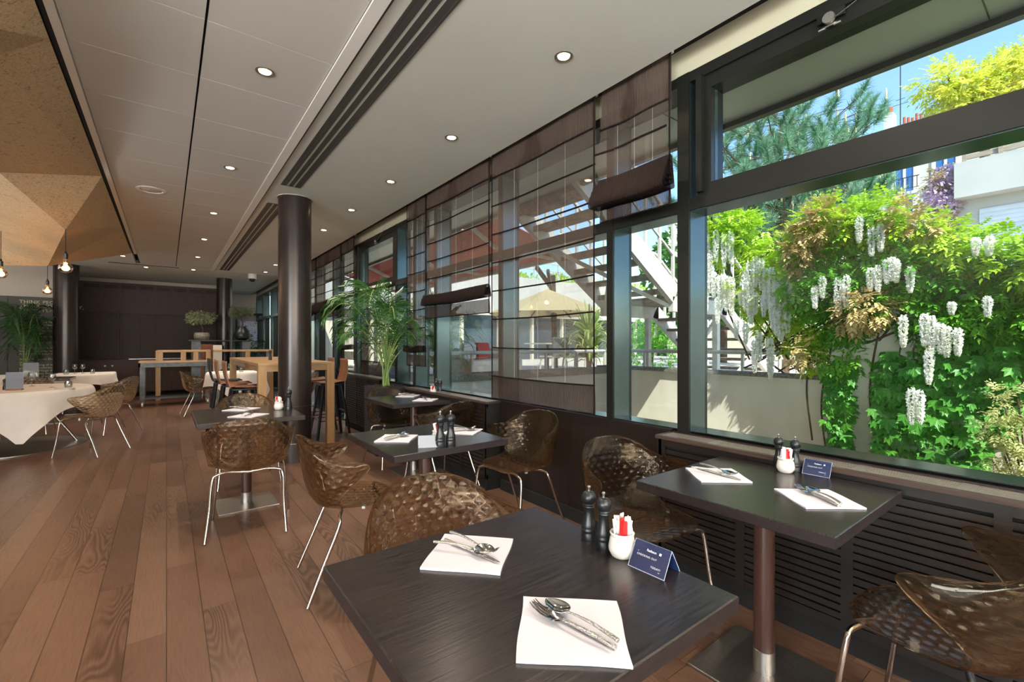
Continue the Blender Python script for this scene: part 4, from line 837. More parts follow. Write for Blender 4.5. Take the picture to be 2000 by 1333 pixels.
# ================================================================ OUTSIDE
struct(B(2.62, 6.06, -6, 5.2, -.1, .0).build('ground', 'gravel')); struct(B(2.62, 5.0, 7.3, 18, -.1, 0).build('ground', 'paving'))
struct(B(2.62, 5.0, 5.3, 7.3, -.1, .6).build('terrace', 'paving')); struct(B(5.0, 6.3, 5.3, 40, -.1, .6).build('terrace', 'paving')); struct(B(6.3, 45, -12, 40, -.1, .6).build('terrace', 'paving'))
w1_ = struct(B(6.05, 6.3, 1.93, 5.2, 0, .90).build('garden_wall', 'concrete')); struct(B(6.0, 6.34, 1.93, 5.45, .90, .945).build('wall_coping', 'coping'))
struct(B(5.98, 6.3, -6, 1.93, 0, 2.0).build('garden_wall', 'concrete')); struct(B(2.62, 6.3, 5.2, 5.42, 0, .82).build('garden_wall', 'render')); struct(B(2.62, 6.05, 5.15, 5.47, .82, .92).build('wall_coping', 'coping'))
# the restaurant's own outer wall, soffit and roof
struct(B(2.6, 3.62, -8, 18.2, 3.10, 3.2).build('soffit', 'soffit')); struct(B(3.6, 3.66, -8, 18.2, 3.06, 3.6).build('trim_7', 'darkmetal')); struct(B(-6.3, 3.64, -8, 18.3, 3.6, 3.7).build('roof', 'zinc'))
struct(B(2.6, 3.6, 2.09, 2.096, 3.096, 3.101).build('trim_8', 'darkmetal')); struct(B(2.6, 3.6, .4, .406, 3.096, 3.101).build('trim_9', 'darkmetal')); struct(B(2.58, 2.66, -8, 18.2, 2.91, 3.12).build('wall_right', 'soffit'))
struct(B(2.6, 2.62, -8, -.15, 0, 3.1).build('wall_right', 'render'))
# railings
def rail(p, q, label, h=.3, n=5):
    p, q = Vector(p), Vector(q); t = thing('railing', label, 'railing', tuple(p)); d = q-p
    MB().tube([(0, 0, h), tuple(d+Vector((0, 0, h)))], .028, 8).build('top_rail', 'wsteel', t); MB().tube([(0, 0, h*.45), tuple(d+Vector((0, 0, h*.45)))], .012, 6).build('mid_rail', 'wsteel', t)
    for k in range(n+1): v = d*k/n; MB().obox(v, v+Vector((0, 0, h)), .035, .035, (0, 1, 0)).build('post', 'wsteel', t)
rail((2.8, 5.58, .6), (6.35, 5.58, .6), 'white tube railing along the crosswise light-well wall', .59, 5); rail((6.42, 2.3, .6), (6.42, 5.58, .6), 'white tube railing in front of the clipped green bush', .60, 4)

# ---------------------------------------------------------------- white steel stair
t = thing('outdoor_staircase', 'white steel outdoor staircase with weathered treads and a landing', 'staircase')
Y0, Y1 = 3.55, 4.75
for Y in (Y0, Y1):
    MB().obox((2.9, Y, 3.66), (5.42, Y, 1.98), .07, .26, (0, 0, 1)).build('stringer', 'wsteel', t); MB().obox((6.66, Y, 1.88), (8.75, Y, .56), .07, .24).build('stringer', 'wsteel', t)
    MB().obox((5.35, Y, 1.85), (6.75, Y, 1.85), .07, .2).build('landing_beam', 'wsteel', t)
    mb = MB(); mb.obox((2.9, Y, 4.6), (5.42, Y, 2.95), .04, .04); mb.obox((5.42, Y, 2.95), (6.7, Y, 2.87), .04, .04); mb.obox((6.7, Y, 2.87), (8.75, Y, 1.5), .04, .04); mb.obox((2.9, Y, 4.15), (5.42, Y, 2.5), .025, .025); mb.obox((6.7, Y, 2.4), (8.75, Y, 1.05), .025, .025); mb.build('handrail', 'wsteel', t)
    for k in range(9):
        x = 3.0+k*.3; z = 3.66-(x-2.9)*.667; MB().obox((x, Y, z), (x, Y, z+.95), .035, .035, (0, 1, 0)).build('baluster', 'wsteel', t)
    for k in range(8):
        x = 6.7+k*.28; z = 1.88-(x-6.66)*.632; MB().obox((x, Y, z), (x, Y, z+.95), .035, .035, (0, 1, 0)).build('baluster', 'wsteel', t)
for k in range(10): x = 3.05+k*.255; z = 3.56-k*.17; mb = MB().box(x-.13, x+.13, Y0+.03, Y1-.03, z-.02, z+.025); mb.box(x-.13, x-.11, Y0+.03, Y1-.03, z-.05, z-.02); mb.build('tread', 'tread', t)
for k in range(7): x = 6.85+k*.27; z = 1.73-k*.17; B(x-.13, x+.13, Y0+.03, Y1-.03, z-.02, z+.025).build('tread', 'tread', t)
mb = MB()
for k in range(6): mb.box(5.42+k*.21, 5.62+k*.21, Y0, Y1, 1.94, 1.975)
mb.build('landing', 'tread', t)
mb = MB().obox((6.5, Y0, .6), (6.5, Y0, 1.76), .08, .08, (0, 1, 0)); mb.obox((6.5, Y1, .6), (6.5, Y1, 1.76), .08, .08, (0, 1, 0)); mb.obox((6.6, Y0, 1.76), (7.6, Y1, .9), .04, .06); mb.obox((7.6, Y0, 1.1), (6.7, Y0, .62), .04, .06); mb.obox((5.4, Y0, 1.8), (4.0, Y1, 2.72), .035, .05); mb.obox((5.4, Y1, 1.8), (4.2, Y0, 2.6), .035, .05); mb.build('bracing', 'wsteel', t)

# ---------------------------------------------------------------- foliage
def compound(blobs, n, L, seed, nl=9, lw=.28, out=None):       # pinnate leaves on blob surfaces
    r = np.random.RandomState(seed); vs = []; fs = []; vol = np.array([b[3]**2 for b in blobs]); vol = vol/vol.sum()
    pick = r.choice(len(blobs), n, p=vol); cen = np.array([b[:3] for b in blobs])
    for c in pick:
        b = blobs[c]; d = r.normal(size=3); d /= np.linalg.norm(d); p = cen[c]+d*b[3]*r.uniform(.72, 1.08)
        a = d*.7+r.normal(size=3)*.55; a[2] -= .25; a /= np.linalg.norm(a); s = np.cross(a, [0, 0, 1.]); s /= np.linalg.norm(s)+1e-6; nn = np.cross(s, a); ll = L*r.uniform(.6, 1.2)
        for k in range(nl):
            f = (k//2+1)/(nl//2+1) if k < nl-1 else 1.; sg = (-1, 1)[k % 2] if k < nl-1 else 0
            q = p+a*ll*f*.85+nn*(-.12*ll*f*f); dr = (a*.5+s*sg*.9+r.normal(size=3)*.12) if sg else a; dr = dr/np.linalg.norm(dr); e = ll*.36*(1.05-.45*abs(f-.5)); wv = np.cross(dr, nn); wv /= np.linalg.norm(wv)+1e-6; wv = wv*e*lw; dz = np.array([0, 0, -e*.18]); k0 = len(vs)
            vs += [tuple(q), tuple(q+dr*e*.4+wv), tuple(q+dr*e+dz*1.6), tuple(q+dr*e*.4-wv)]; fs += [(k0, k0+1, k0+2), (k0, k0+2, k0+3)]
    return MB().add(vs, fs)
def palmate(cards, n, X, L, seed, jx=.10):
    r = np.random.RandomState(seed); vs = []; fs = []
    for _ in range(n):
        y, z, rad = cards[r.randint(len(cards))]; p = np.array([X-abs(r.normal())*jx, y+r.uniform(-1, 1)*rad, z+r.uniform(-1, 1)*.09]); ll = L*r.uniform(.6, 1.15); nrm = np.array([-1, -.25, .45])+r.normal(size=3)*.4; nrm /= np.linalg.norm(nrm)
        dn = np.array([0, 0, -1.])-nrm*(-nrm[2]); dn /= np.linalg.norm(dn); sd2 = np.cross(nrm, dn)
        for k in range(5):
            a = (-1.25, -.62, 0, .62, 1.25)[k]+r.normal()*.1; dr = dn*math.cos(a)+sd2*math.sin(a); wv = np.cross(dr, nrm); e = ll*(.72, .9, 1, .9, .72)[k]; k0 = len(vs)
            vs += [tuple(p), tuple(p+dr*e*.55+wv*e*.24), tuple(p+dr*e-nrm*e*.12), tuple(p+dr*e*.55-wv*e*.24)]; fs += [(k0, k0+1, k0+2), (k0, k0+2, k0+3)]
    return MB().add(vs, fs)
LIME = [(6.1, 3.4, 3.1, 0.27), (6.1, 3.07, 2.92, 0.25), (6.1, 2.87, 2.74, 0.21), (6.1, 3.28, 2.68, 0.18), (6.1, 2.71, 2.39, 0.21), (6.1, 2.55, 2.14, 0.21), (6.1, 2.38, 1.77, 0.2), (6.1, 2.77, 1.86, 0.19), (6.1, 2.24, 1.46, 0.22), (6.1, 2.05, 1.15, 0.18), (6.1, 2.02, 1.57, 0.21), (6.1, 2.97, 2.08, 0.17), (6.1, 2.64, 1.53, 0.16), (5.75, 1.93, 2.63, 0.24), (5.75, 1.72, 2.64, 0.23), (5.75, 1.45, 2.58, 0.22), (5.75, 1.21, 2.43, 0.21), (5.75, 0.99, 2.27, 0.18), (5.75, 0.82, 2.21, 0.19), (5.75, 0.62, 2.09, 0.19), (5.75, 0.47, 1.98, 0.18), (5.75, 0.31, 1.96, 0.21), (5.75, 0.12, 1.85, 0.24), (5.75, 2.16, 2.44, 0.18)]
MID = [(5.85, 1.99, 2.25, 0.28), (5.85, 1.7, 2.32, 0.3), (5.85, 1.44, 2.23, 0.29), (5.85, 1.19, 2.09, 0.28), (5.85, 0.93, 2.0, 0.26), (5.85, 0.73, 1.89, 0.23), (5.85, 0.54, 1.82, 0.22), (5.85, 2.14, 1.98, 0.25), (5.85, 1.79, 1.95, 0.31), (5.85, 1.52, 1.86, 0.27), (5.85, 1.27, 1.74, 0.23), (5.85, 1.04, 1.67, 0.22), (5.85, 0.83, 1.61, 0.21), (5.85, 0.63, 1.56, 0.23), (5.85, 0.45, 1.55, 0.22), (5.85, 1.75, 1.55, 0.21), (5.85, 1.79, 1.22, 0.2), (5.85, 1.99, 1.85, 0.23), (5.85, 0.26, 1.54, 0.25), (5.85, 0.93, 1.43, 0.14), (5.85, 1.12, 1.48, 0.15)]
BRONZE = [(5.6, 1.9, 2.63, 0.2), (5.6, 2.05, 2.46, 0.17), (5.6, 2.1, 2.3, 0.14), (5.6, 1.5, 1.69, 0.19), (5.6, 1.63, 1.62, 0.12), (5.6, 1.22, 2.53, 0.12), (5.6, 1.07, 2.43, 0.1), (5.6, 2.1, 1.22, 0.11)]
CREEP = [(1.82, 0.93, 0.1), (1.82, 0.8, 0.1), (1.82, 0.66, 0.1), (1.82, 0.52, 0.1), (1.82, 0.39, 0.1), (1.82, 0.25, 0.06), (1.82, 0.11, 0.06), (1.75, 1.05, 0.07), (1.75, 0.92, 0.07), (1.75, 0.79, 0.07), (1.75, 0.66, 0.07), (1.75, 0.53, 0.07), (1.75, 0.4, 0.04), (1.75, 0.27, 0.04), (1.29, 1.17, 0.17), (1.29, 1.06, 0.17), (1.29, 0.94, 0.17), (1.29, 0.82, 0.17), (1.29, 0.7, 0.17), (1.29, 0.58, 0.17), (1.29, 0.46, 0.17), (1.29, 0.34, 0.17), (1.29, 0.22, 0.17), (1.29, 0.1, 0.1), (1.29, -0.02, 0.1), (1.39, 0.96, 0.08), (1.39, 0.84, 0.08), (1.39, 0.72, 0.08), (1.39, 0.6, 0.08), (1.39, 0.48, 0.08), (1.39, 0.36, 0.08), (1.39, 0.24, 0.05), (1.39, 0.12, 0.05), (1.13, 1.08, 0.11), (1.13, 0.96, 0.11), (1.13, 0.85, 0.11), (1.13, 0.74, 0.11), (1.13, 0.62, 0.11), (1.13, 0.51, 0.11), (1.13, 0.4, 0.11), (1.13, 0.28, 0.07), (1.13, 0.17, 0.07), (0.88, 1.23, 0.18), (0.88, 1.12, 0.18), (0.88, 1.01, 0.18), (0.88, 0.9, 0.18), (0.88, 0.79, 0.18), (0.88, 0.67, 0.18), (0.88, 0.56, 0.18), (0.88, 0.45, 0.18), (0.88, 0.34, 0.18), (0.88, 0.23, 0.18), (0.88, 0.12, 0.11), (0.88, 0.0, 0.11), (0.98, 1.18, 0.09), (0.98, 1.07, 0.09), (0.98, 0.96, 0.09), (0.98, 0.85, 0.09), (0.98, 0.74, 0.09), (0.98, 0.63, 0.09), (0.98, 0.52, 0.09), (0.98, 0.41, 0.05), (0.98, 0.3, 0.05), (0.64, 1.65, 0.19), (0.64, 1.54, 0.19), (0.64, 1.43, 0.19), (0.64, 1.32, 0.19), (0.64, 1.21, 0.19), (0.64, 1.1, 0.19), (0.64, 0.99, 0.19), (0.64, 0.88, 0.19), (0.64, 0.77, 0.19), (0.64, 0.66, 0.12), (0.64, 0.55, 0.12), (0.49, 1.64, 0.18), (0.49, 1.54, 0.18), (0.49, 1.44, 0.18), (0.49, 1.34, 0.18), (0.49, 1.24, 0.18), (0.49, 1.15, 0.18), (0.49, 1.05, 0.18), (0.49, 0.95, 0.18), (0.49, 0.85, 0.11), (0.49, 0.75, 0.11), (0.76, 1.19, 0.07), (0.76, 1.08, 0.07), (0.76, 0.97, 0.07), (0.76, 0.86, 0.07), (0.76, 0.75, 0.07), (0.76, 0.65, 0.07), (0.76, 0.54, 0.07), (0.76, 0.43, 0.07), (0.76, 0.32, 0.07), (0.76, 0.21, 0.04), (0.76, 0.1, 0.04)]
PINE = [(10.253, 5.399, 5.714), (11.921, 5.866, 6.96), (9.585, 4.155, 5.898), (11.647, 4.374, 6.495), (13.715, 4.487, 7.02), (10.834, 3.19, 5.329), (10.495, 5.283, 5.143), (12.477, 5.409, 6.28), (10.046, 3.773, 5.119), (12.133, 4.073, 5.747), (11.455, 6.167, 5.075), (9.383, 4.261, 4.094), (11.546, 4.552, 4.685), (13.506, 4.591, 5.204), (10.831, 3.147, 4.345), (11.766, 4.419, 4.035), (12.43, 5.388, 4.202), (10.453, 3.42, 3.782), (12.942, 3.56, 4.702), (12.097, 5.622, 5.857), (9.752, 3.938, 4.592), (12.017, 4.296, 5.191), (13.874, 4.253, 5.851), (8.528, 4.854, 5.603), (9.839, 5.983, 5.442), (10.589, 6.726, 4.654), (9.084, 4.419, 3.875), (10.345, 5.632, 4.123)]
YEL = [(17.64, 2.93, 8.73, 0.58), (18.11, 2.57, 8.51, 0.58), (18.58, 2.22, 8.81, 0.58), (19.04, 1.86, 8.66, 0.66), (18.34, 2.4, 8.22, 0.51), (18.81, 2.04, 8.22, 0.51), (17.88, 2.75, 8.15, 0.44), (19.62, 1.42, 8.95, 0.88), (17.76, 2.84, 8.95, 0.29), (19.04, 1.86, 9.1, 0.44), (20.44, 0.8, 8.66, 1.02)]
LILAC = [(12.89, 2.14, 4.49, 0.27), (12.98, 2.07, 4.23, 0.24), (12.85, 2.17, 4.28, 0.21), (13.06, 2.01, 4.65, 0.19), (12.94, 2.11, 4.81, 0.21)]
LBR = [(13.12, 2.1, 4.8, 0.24), (12.94, 2.23, 4.8, 0.16), (13.29, 1.96, 4.64, 0.16), (13.03, 2.16, 3.93, 0.24), (13.2, 2.03, 3.83, 0.24), (12.86, 2.29, 3.83, 0.16)]
HEDGE = [(8.2, 6.33, 1.68, 0.34), (8.2, 5.81, 1.66, 0.32), (8.2, 5.44, 1.45, 0.29), (8.2, 6.2, 1.23, 0.33), (8.2, 5.68, 1.13, 0.3), (8.2, 6.54, 1.11, 0.25), (8.2, 5.21, 1.03, 0.2), (8.2, 6.0, 1.51, 0.33)]
NAND = [(5.05, 0.49, 0.86, 0.1), (5.05, 0.42, 0.91, 0.11), (5.05, 0.52, 0.66, 0.1), (5.05, 0.43, 0.68, 0.11), (5.05, 0.49, 0.47, 0.09), (5.05, 0.42, 0.45, 0.11), (5.05, 0.46, 0.33, 0.1), (5.05, 0.34, 0.65, 0.15), (5.05, 0.32, 0.36, 0.15), (5.05, 0.55, 0.42, 0.05)]
RAC = [(5.5, 1.52, 2.6, 0.24), (5.5, 1.42, 2.46, 0.24), (5.5, 1.35, 2.48, 0.23), (5.5, 1.43, 2.07, 0.2), (5.5, 1.37, 2.08, 0.22), (5.5, 1.3, 2.14, 0.21), (5.5, 1.26, 2.15, 0.2), (5.5, 1.13, 2.04, 0.21), (5.5, 1.7, 2.0, 0.34), (5.5, 1.63, 2.02, 0.29), (5.85, 2.17, 1.97, 0.23), (5.5, 1.91, 1.94, 0.21), (5.5, 1.84, 2.04, 0.21), (5.85, 2.26, 2.0, 0.16), (5.5, 1.18, 1.59, 0.26), (5.5, 1.03, 1.6, 0.26), (5.5, 0.98, 1.57, 0.28), (5.5, 0.92, 1.51, 0.24), (5.5, 0.88, 1.48, 0.24), (5.5, 1.0, 1.28, 0.28), (5.5, 1.12, 0.91, 0.29), (5.5, 1.06, 0.9, 0.27), (5.5, 0.85, 1.69, 0.1), (5.5, 0.7, 2.23, 0.14), (5.5, 0.62, 2.23, 0.15), (5.5, 0.63, 1.72, 0.15), (5.5, 0.81, 1.46, 0.21), (5.85, 2.51, 1.4, 0.43), (5.5, 1.23, 2.12, 0.19), (5.86, 3.33, 2.85, 0.45), (5.86, 3.2, 2.85, 0.37), (5.86, 3.09, 2.76, 0.36), (5.86, 3.0, 2.79, 0.36), (5.86, 3.43, 2.69, 0.36), (5.86, 3.35, 2.4, 0.58), (5.86, 3.14, 2.25, 0.39), (5.86, 3.06, 2.22, 0.41), (5.86, 2.99, 2.19, 0.43), (5.86, 2.76, 2.36, 0.6), (5.86, 2.81, 2.28, 0.47), (5.86, 2.69, 2.4, 0.32), (5.86, 2.62, 2.38, 0.34), (5.86, 2.56, 2.25, 0.43), (5.86, 2.5, 2.24, 0.54), (5.86, 2.44, 2.1, 0.58), (5.86, 2.39, 2.07, 0.62), (5.86, 2.32, 2.06, 0.52), (5.86, 2.87, 2.01, 0.17), (5.86, 2.69, 1.97, 0.25), (5.86, 2.59, 1.94, 0.25), (5.86, 2.93, 1.63, 0.21), (5.86, 2.81, 1.58, 0.23), (5.86, 2.64, 1.46, 0.3), (5.86, 2.7, 1.37, 0.35), (5.86, 2.51, 1.28, 0.34), (5.86, 2.17, 1.98, 0.23), (5.86, 2.03, 2.01, 0.27), (5.86, 3.23, 2.29, 0.3), (5.86, 3.44, 2.88, 0.25), (6.2, 4.28, 2.5, 0.29), (6.2, 4.05, 3.13, 0.28), (5.86, 3.28, 2.59, 0.5), (5.86, 3.18, 1.94, 0.3), (5.86, 2.48, 1.88, 0.34), (5.86, 2.74, 1.9, 0.28)]
wis = thing('white_wisteria', 'large lime green white-flowering wisteria spilling over the garden wall and stair', 'climbing shrub', (6.1, 2.4, 0))
def rel(L): return [(a-6.1, b-2.4, c)+tuple(r) for a, b, c, *r in L]
def blobmesh(L, k=.8):
    mb = MB()
    for (x, y, z, r) in L: mb.lathe([(0, -r*k), (r*k*.7, -r*k*.7), (r*k, 0), (r*k*.7, r*k*.7), (0, r*k)], 8, (x, y, z), False)
    return mb
compound(rel(LIME), 3000, .17, 1).build('lime_foliage', 'leaf_lime', wis, False); compound(rel(MID), 3000, .16, 2).build('green_foliage', 'leaf_mid', wis, False); compound(rel(BRONZE), 600, .15, 3).build('bronze_young_foliage', 'leaf_bronze', wis, False)
mb = MB(); r = random.Random(3)
for k in range(26):
    a = rel([LIME[r.randrange(len(LIME))]])[0]; b = (r.uniform(-.1, .3), r.uniform(-.9, .6), r.uniform(.9, 1.2)); mb.tube(crom([b, ((a[0]+b[0])/2, (a[1]+b[1])/2+.1, (a[2]+b[2])/2-.1), a[:3]], 4), .012, 5)
for y, z0, z1 in ((-.45, 0, 1.3), (-.3, .2, 1.5), (-.9, .1, 1.6), (-1.6, .1, 1.5)): mb.tube(crom([(-.13, y, z0), (-.15, y+.05, z0*.5+z1*.5), (-.12, y-.04, z1)], 6), .01, 5)
mb.build('woody_stems', 'bark', wis)
protos = []
for s in range(3):
    r = np.random.RandomState(20+s); mb = MB()
    for k in range(620):
        f = r.uniform(0, 1)**.9; rad = .15*(1-f)**.4*(.35+.65*min(1, f*5)); a = r.uniform(0, 2*PI); rr = rad*r.uniform(.2, 1); p = np.array([rr*math.cos(a), rr*math.sin(a), -f]); d = np.array([math.cos(a), math.sin(a), r.uniform(-.8, .6)]); d /= np.linalg.norm(d); e = .07; b = np.cross(d, r.normal(size=3)); b /= np.linalg.norm(b); k0 = len(mb.v)
        mb.v += [tuple(p), tuple(p+d*e*.5+b*e*.5), tuple(p+d*e), tuple(p+d*e*.5-b*e*.5)]; mb.f += [(k0, k0+1, k0+2), (k0, k0+2, k0+3)]
    protos.append(mb)
first = {}
for i, (x, y, z, L) in enumerate(RAC):
    s = i % 3
    if s not in first: o = protos[s].build('flower_raceme', 'petal', wis, False); first[s] = o
    else: o = first[s].copy(); COL.objects.link(o); o.parent = wis
    o.location = (x-6.1, y-2.4, z); wd = .25*(.7+.3*L/.3); o.scale = (wd, wd, L*1.15); o.rotation_euler.z = i*1.3
t = thing('virginia_creeper', 'mid green creeper with five-part leaves hanging down the concrete garden wall', 'creeper')
palmate([c for c in CREEP if not (c[0] in (1.82, 1.75))], 1500, 5.93, .115, 5).build('foliage', 'leaf_creep', t, False)
mb = MB(); 
for y in (1.29, 1.13, .88, .64, .49): mb.tube(crom([(5.95, y, .15), (5.94, y+.05, .8), (5.95, y-.03, 1.6)], 5), .006, 5)
mb.build('vines', 'bark', t)
t = thing('virginia_creeper', 'narrow strand of creeper hanging alone down the wall corner', 'creeper'); palmate([c for c in CREEP if c[0] in (1.82, 1.75)], 260, 5.93, .10, 6, .06).build('foliage', 'leaf_creep', t, False); MB().tube(crom([(5.94, 1.8, .1), (5.93, 1.78, .6), (5.95, 1.8, 1.2)], 5), .005, 5).build('vines', 'bark', t)
t = thing('pale_shrub', 'pale yellow-green variegated shrub at the right edge, in front of the garden wall', 'shrub', (5.05, .35, 0)); nd = [(a-5.05, b-.35, c, r) for a, b, c, r in NAND]; compound(nd, 420, .10, 9, 7, .22).build('foliage', 'variegated', t, False)
mb = MB()
for k, b in enumerate(nd): mb.tube([(.0, .0, 0), (b[0]*.5, b[1]*.5, b[2]*.5), b[:3]], .006, 5)
mb.build('stems', 'bark', t)
t = thing('clipped_bush', 'rounded mid green bush on the terrace behind the white railing', 'shrub', (8.2, 5.9, .6)); hd = [(a-8.2, b-5.9, c-.6, r) for a, b, c, r in HEDGE]; compound(hd, 1100, .13, 10, 7, .3).build('foliage', 'leaf_mid', t, False); MB().tube([(0, 0, 0), (0, 0, .6)], .04, 6).build('stem', 'bark', t)
# pine
t = thing('pine_tree', 'large blue-green pine with upright pale candles behind the wisteria', 'tree', (11.4, 4.6, .6)); r = np.random.RandomState(31); nv = MB(); br = MB(); cn = []
base = np.array([0, 0, 0.]); br.tube([(0, 0, 0), (.1, 0, 2), (-.05, 0, 4.2), (.1, .1, 6)], [.13, .1, .06, .02], 8)
for (x, y, z) in PINE:
    c = np.array([x-11.4, y-4.6, z-.6]); st = np.array([.05, 0, max(.8, c[2]-1.0)]); br.tube([tuple(st), tuple(st*.5+c*.5+np.array([0, 0, -.15])), tuple(c)], [.035, .02, .01], 6)
    for q in range(16):
        off = r.normal(size=3)*np.array([.42, .42, .26]); e = c+off; ax = off/(np.linalg.norm(off)+.3)+np.array([0, 0, .9]); ax /= np.linalg.norm(ax); br.tube([tuple(c), tuple(e)], .008, 4)
        for k in range(170):
            f = r.uniform(-.3, 1); p = e+ax*f*.28; d = ax*.75+r.normal(size=3)*.55; d /= np.linalg.norm(d); L = r.uniform(.16, .27); b = np.cross(d, r.normal(size=3)); b /= np.linalg.norm(b); k0 = len(nv.v)
            nv.v += [tuple(p-b*.006), tuple(p+b*.006), tuple(p+d*L)]; nv.f.append((k0, k0+1, k0+2))
        if q % 4 == 0: cn.append(e+ax*.3)
nv.build('needles', 'needle', t, False); br.build('branches', 'bark', t)
cp = None
for i, e in enumerate(cn[:80]):
    if cp is None: cp = MB().lathe([(0, 0), (.02, .02), (.016, .14), (.006, .2), (0, .2)], 6, cap=False).build('candle', 'candle', t); o = cp
    else: o = cp.copy(); COL.objects.link(o); o.parent = t
    o.location = tuple(e); o.scale = (1, 1, .7+.6*((i*37) % 10)/10)
t = thing('garden_tree', 'yellow-green broadleaf tree top seen through the upper sash at right', 'tree', (18.7, 2.2, .6)); yb = [(a-18.7, b-2.2, c-.6, r_) for a, b, c, r_ in YEL]; compound(yb, 2200, .34, 12, 7, .3).build('foliage', 'leaf_yel', t, False)
mb = MB().tube([(0, 0, 0), (.1, 0, 4), (0, 0, 7.4)], [.2, .16, .08], 8)
for b in yb: mb.tube([(0, 0, 6.4), tuple(np.array(b[:3])*.6+np.array([0, 0, 2.7])), b[:3]], .03, 5)
mb.build('trunk', 'bark', t)
t = thing('lilac_wisteria', 'small lilac and bronze wisteria standard before the white building', 'shrub', (13.0, 2.1, .6)); sh = lambda L: [(a-13, b-2.1, c-.6, r_) for a, b, c, r_ in L]
leafcloud([(a, b, c, r_, 1) for a, b, c, r_ in sh(LILAC)], 1500, .08, .4, 4, droop=.8).build('lilac_flowers', 'lilac', t, False); compound(sh(LBR), 420, .2, 14, 7).build('bronze_foliage', 'leaf_bronze', t, False); MB().tube([(0, 0, 0), (0, 0, 3.9)], .05, 6).build('trunk', 'bark', t)
def spiky(x, y, z, label, n, L, seed):
    t = thing('spiky_yucca', label, 'yucca', (x, y, z)); r = random.Random(seed); mb = MB()
    for k in range(n):
        az = r.uniform(0, 2*PI); el = r.uniform(.05, 1.4); l = L*r.uniform(.7, 1.1); h0 = r.uniform(.3, 1.0); d = Vector((math.cos(az)*math.cos(el), math.sin(az)*math.cos(el), math.sin(el))); s = d.cross(Vector((0, 0, 1))).normalized()*.022
        p = Vector((0, 0, h0)); a = p+d*l*.45; b = p+d*l*.85+Vector((0, 0, -l*.18*math.cos(el))); c = p+d*l+Vector((0, 0, -l*.42*math.cos(el))); mb.add([p-s, p+s, a-s, a+s, b-s*.7, b+s*.7, c], [(0, 1, 3, 2), (2, 3, 5, 4), (4, 5, 6)])
    mb.build('leaves', 'spiky', t, False); MB().cyl(0, 0, 0, .7, .06, 8).build('stem', 'bark', t)
spiky(3.35, 6.35, .6, 'big spiky yucca on the terrace just outside, left', 320, .85, 2); spiky(3.0, 7.0, .6, 'spiky yucca outside behind the potted palm', 200, .75, 3); spiky(7.35, 6.9, .6, 'spiky yucca beside the foot of the stair, behind the widest blind', 260, .9, 5)

# ---------------------------------------------------------------- terrace furniture and buildings
t = thing('red_awning', 'large red fabric awning over the terrace with white arms', 'awning', (0, 0, 0))
def aw(u, v): return (3.68+2.0*u, 5.75+7.6*v, 3.42-.50*u-.03*math.sin(u*PI))
MB().grid(aw, 8, 20).build('fabric', 'redfab', t, False).modifiers.new('s', 'SOLIDIFY').thickness = .012
B(5.66, 5.72, 5.75, 13.35, 2.83, 2.93).build('front_bar', 'wsteel', t)
for y in (6.2, 8.6, 11, 13.1): mb = MB().obox((3.7, y, 3.3), (4.7, y+.5, 3.05), .05, .06); mb.obox((4.7, y+.5, 3.05), (5.68, y, 2.88), .04, .05); mb.build('folding_arm', 'wsteel', t)
t = thing('cantilever_parasol', 'cream cantilever parasol with dark arms on the terrace', 'parasol', (8.2, 9.2, .6)); n = 8; mb = MB(); R = 1.65; vs = [(0, 0, 2.2)]+[(R*math.cos(2*PI*k/n+.4), R*math.sin(2*PI*k/n+.4), 1.52) for k in range(n)]; mb.add(vs, [(0, 1+k, 1+(k+1) % n) for k in range(n)]); mb.build('canopy', 'cream', t, False).modifiers.new('s', 'SOLIDIFY').thickness = .01
mb = MB()
for k in range(n): mb.obox((0, 0, 2.1), (R*.97*math.cos(2*PI*k/n+.4), R*.97*math.sin(2*PI*k/n+.4), 1.5), .025, .03)
mb.build('ribs', 'darkmetal', t); mb = MB().obox((1.1, .9, 0), (.9, .8, 2.75), .12, .12, (0, 1, 0)); mb.obox((.95, .8, 1.9), (0, 0, 2.7), .08, .1); mb.obox((-.4, 0, 2.75), (.5, .4, 2.3), .08, .1); mb.build('mast', 'darkmetal', t)
def gchair(x, y, z, rz, label):
    t = thing('garden_chair', label, 'garden chair', (x, y, z), rz, 'terrace chairs'); BB(-.23, .23, -.22, .22, .42, .45).build('seat', 'wsteel', t); BB(-.23, .23, -.24, -.2, .45, .86).build('backrest', 'zinc', t)
    for sx in (-1, 1):
        for sy in (-1, 1): MB().obox((sx*.2, sy*.19, .42), (sx*.23, sy*.22, 0), .03, .03, (0, 1, 0)).build('leg', 'wsteel', t)
    return t
def gtable(x, y, z, label):
    t = thing('garden_table', label, 'garden table', (x, y, z)); BB(-.4, .4, -.4, .4, .71, .74).build('table_top', 'wsteel', t); MB().cyl(0, 0, 0, .71, .035, 12).build('pedestal', 'darkmetal', t); MB().cyl(0, 0, 0, .02, .24, 20).build('base', 'darkmetal', t)
gtable(7.3, 8.2, .6, 'pale garden table under the cream parasol'); gtable(9.2, 8.6, .6, 'pale garden table right of the parasol mast'); gtable(3.7, 9.6, 0, 'garden table outside the glass doors'); gtable(4.1, 11.6, 0, 'garden table farther out beyond the glass doors')
ggl = [(6.9, 7.55, .6, 0, 'grey garden chair before the parasol, leftmost of the row'), (7.5, 7.45, .6, .1, 'grey garden chair before the parasol, second of the row'), (8.7, 7.9, .6, 0, 'grey garden chair before the parasol, third of the row'), (9.4, 7.8, .6, -.1, 'grey garden chair before the parasol, rightmost of the row'), (3.5, 9.0, 0, 0, 'garden chair seen through the lower glass door pane'), (4.3, 10.9, 0, .5, 'garden chair farther out beyond the glass doors')]
g0 = gchair(*ggl[0])
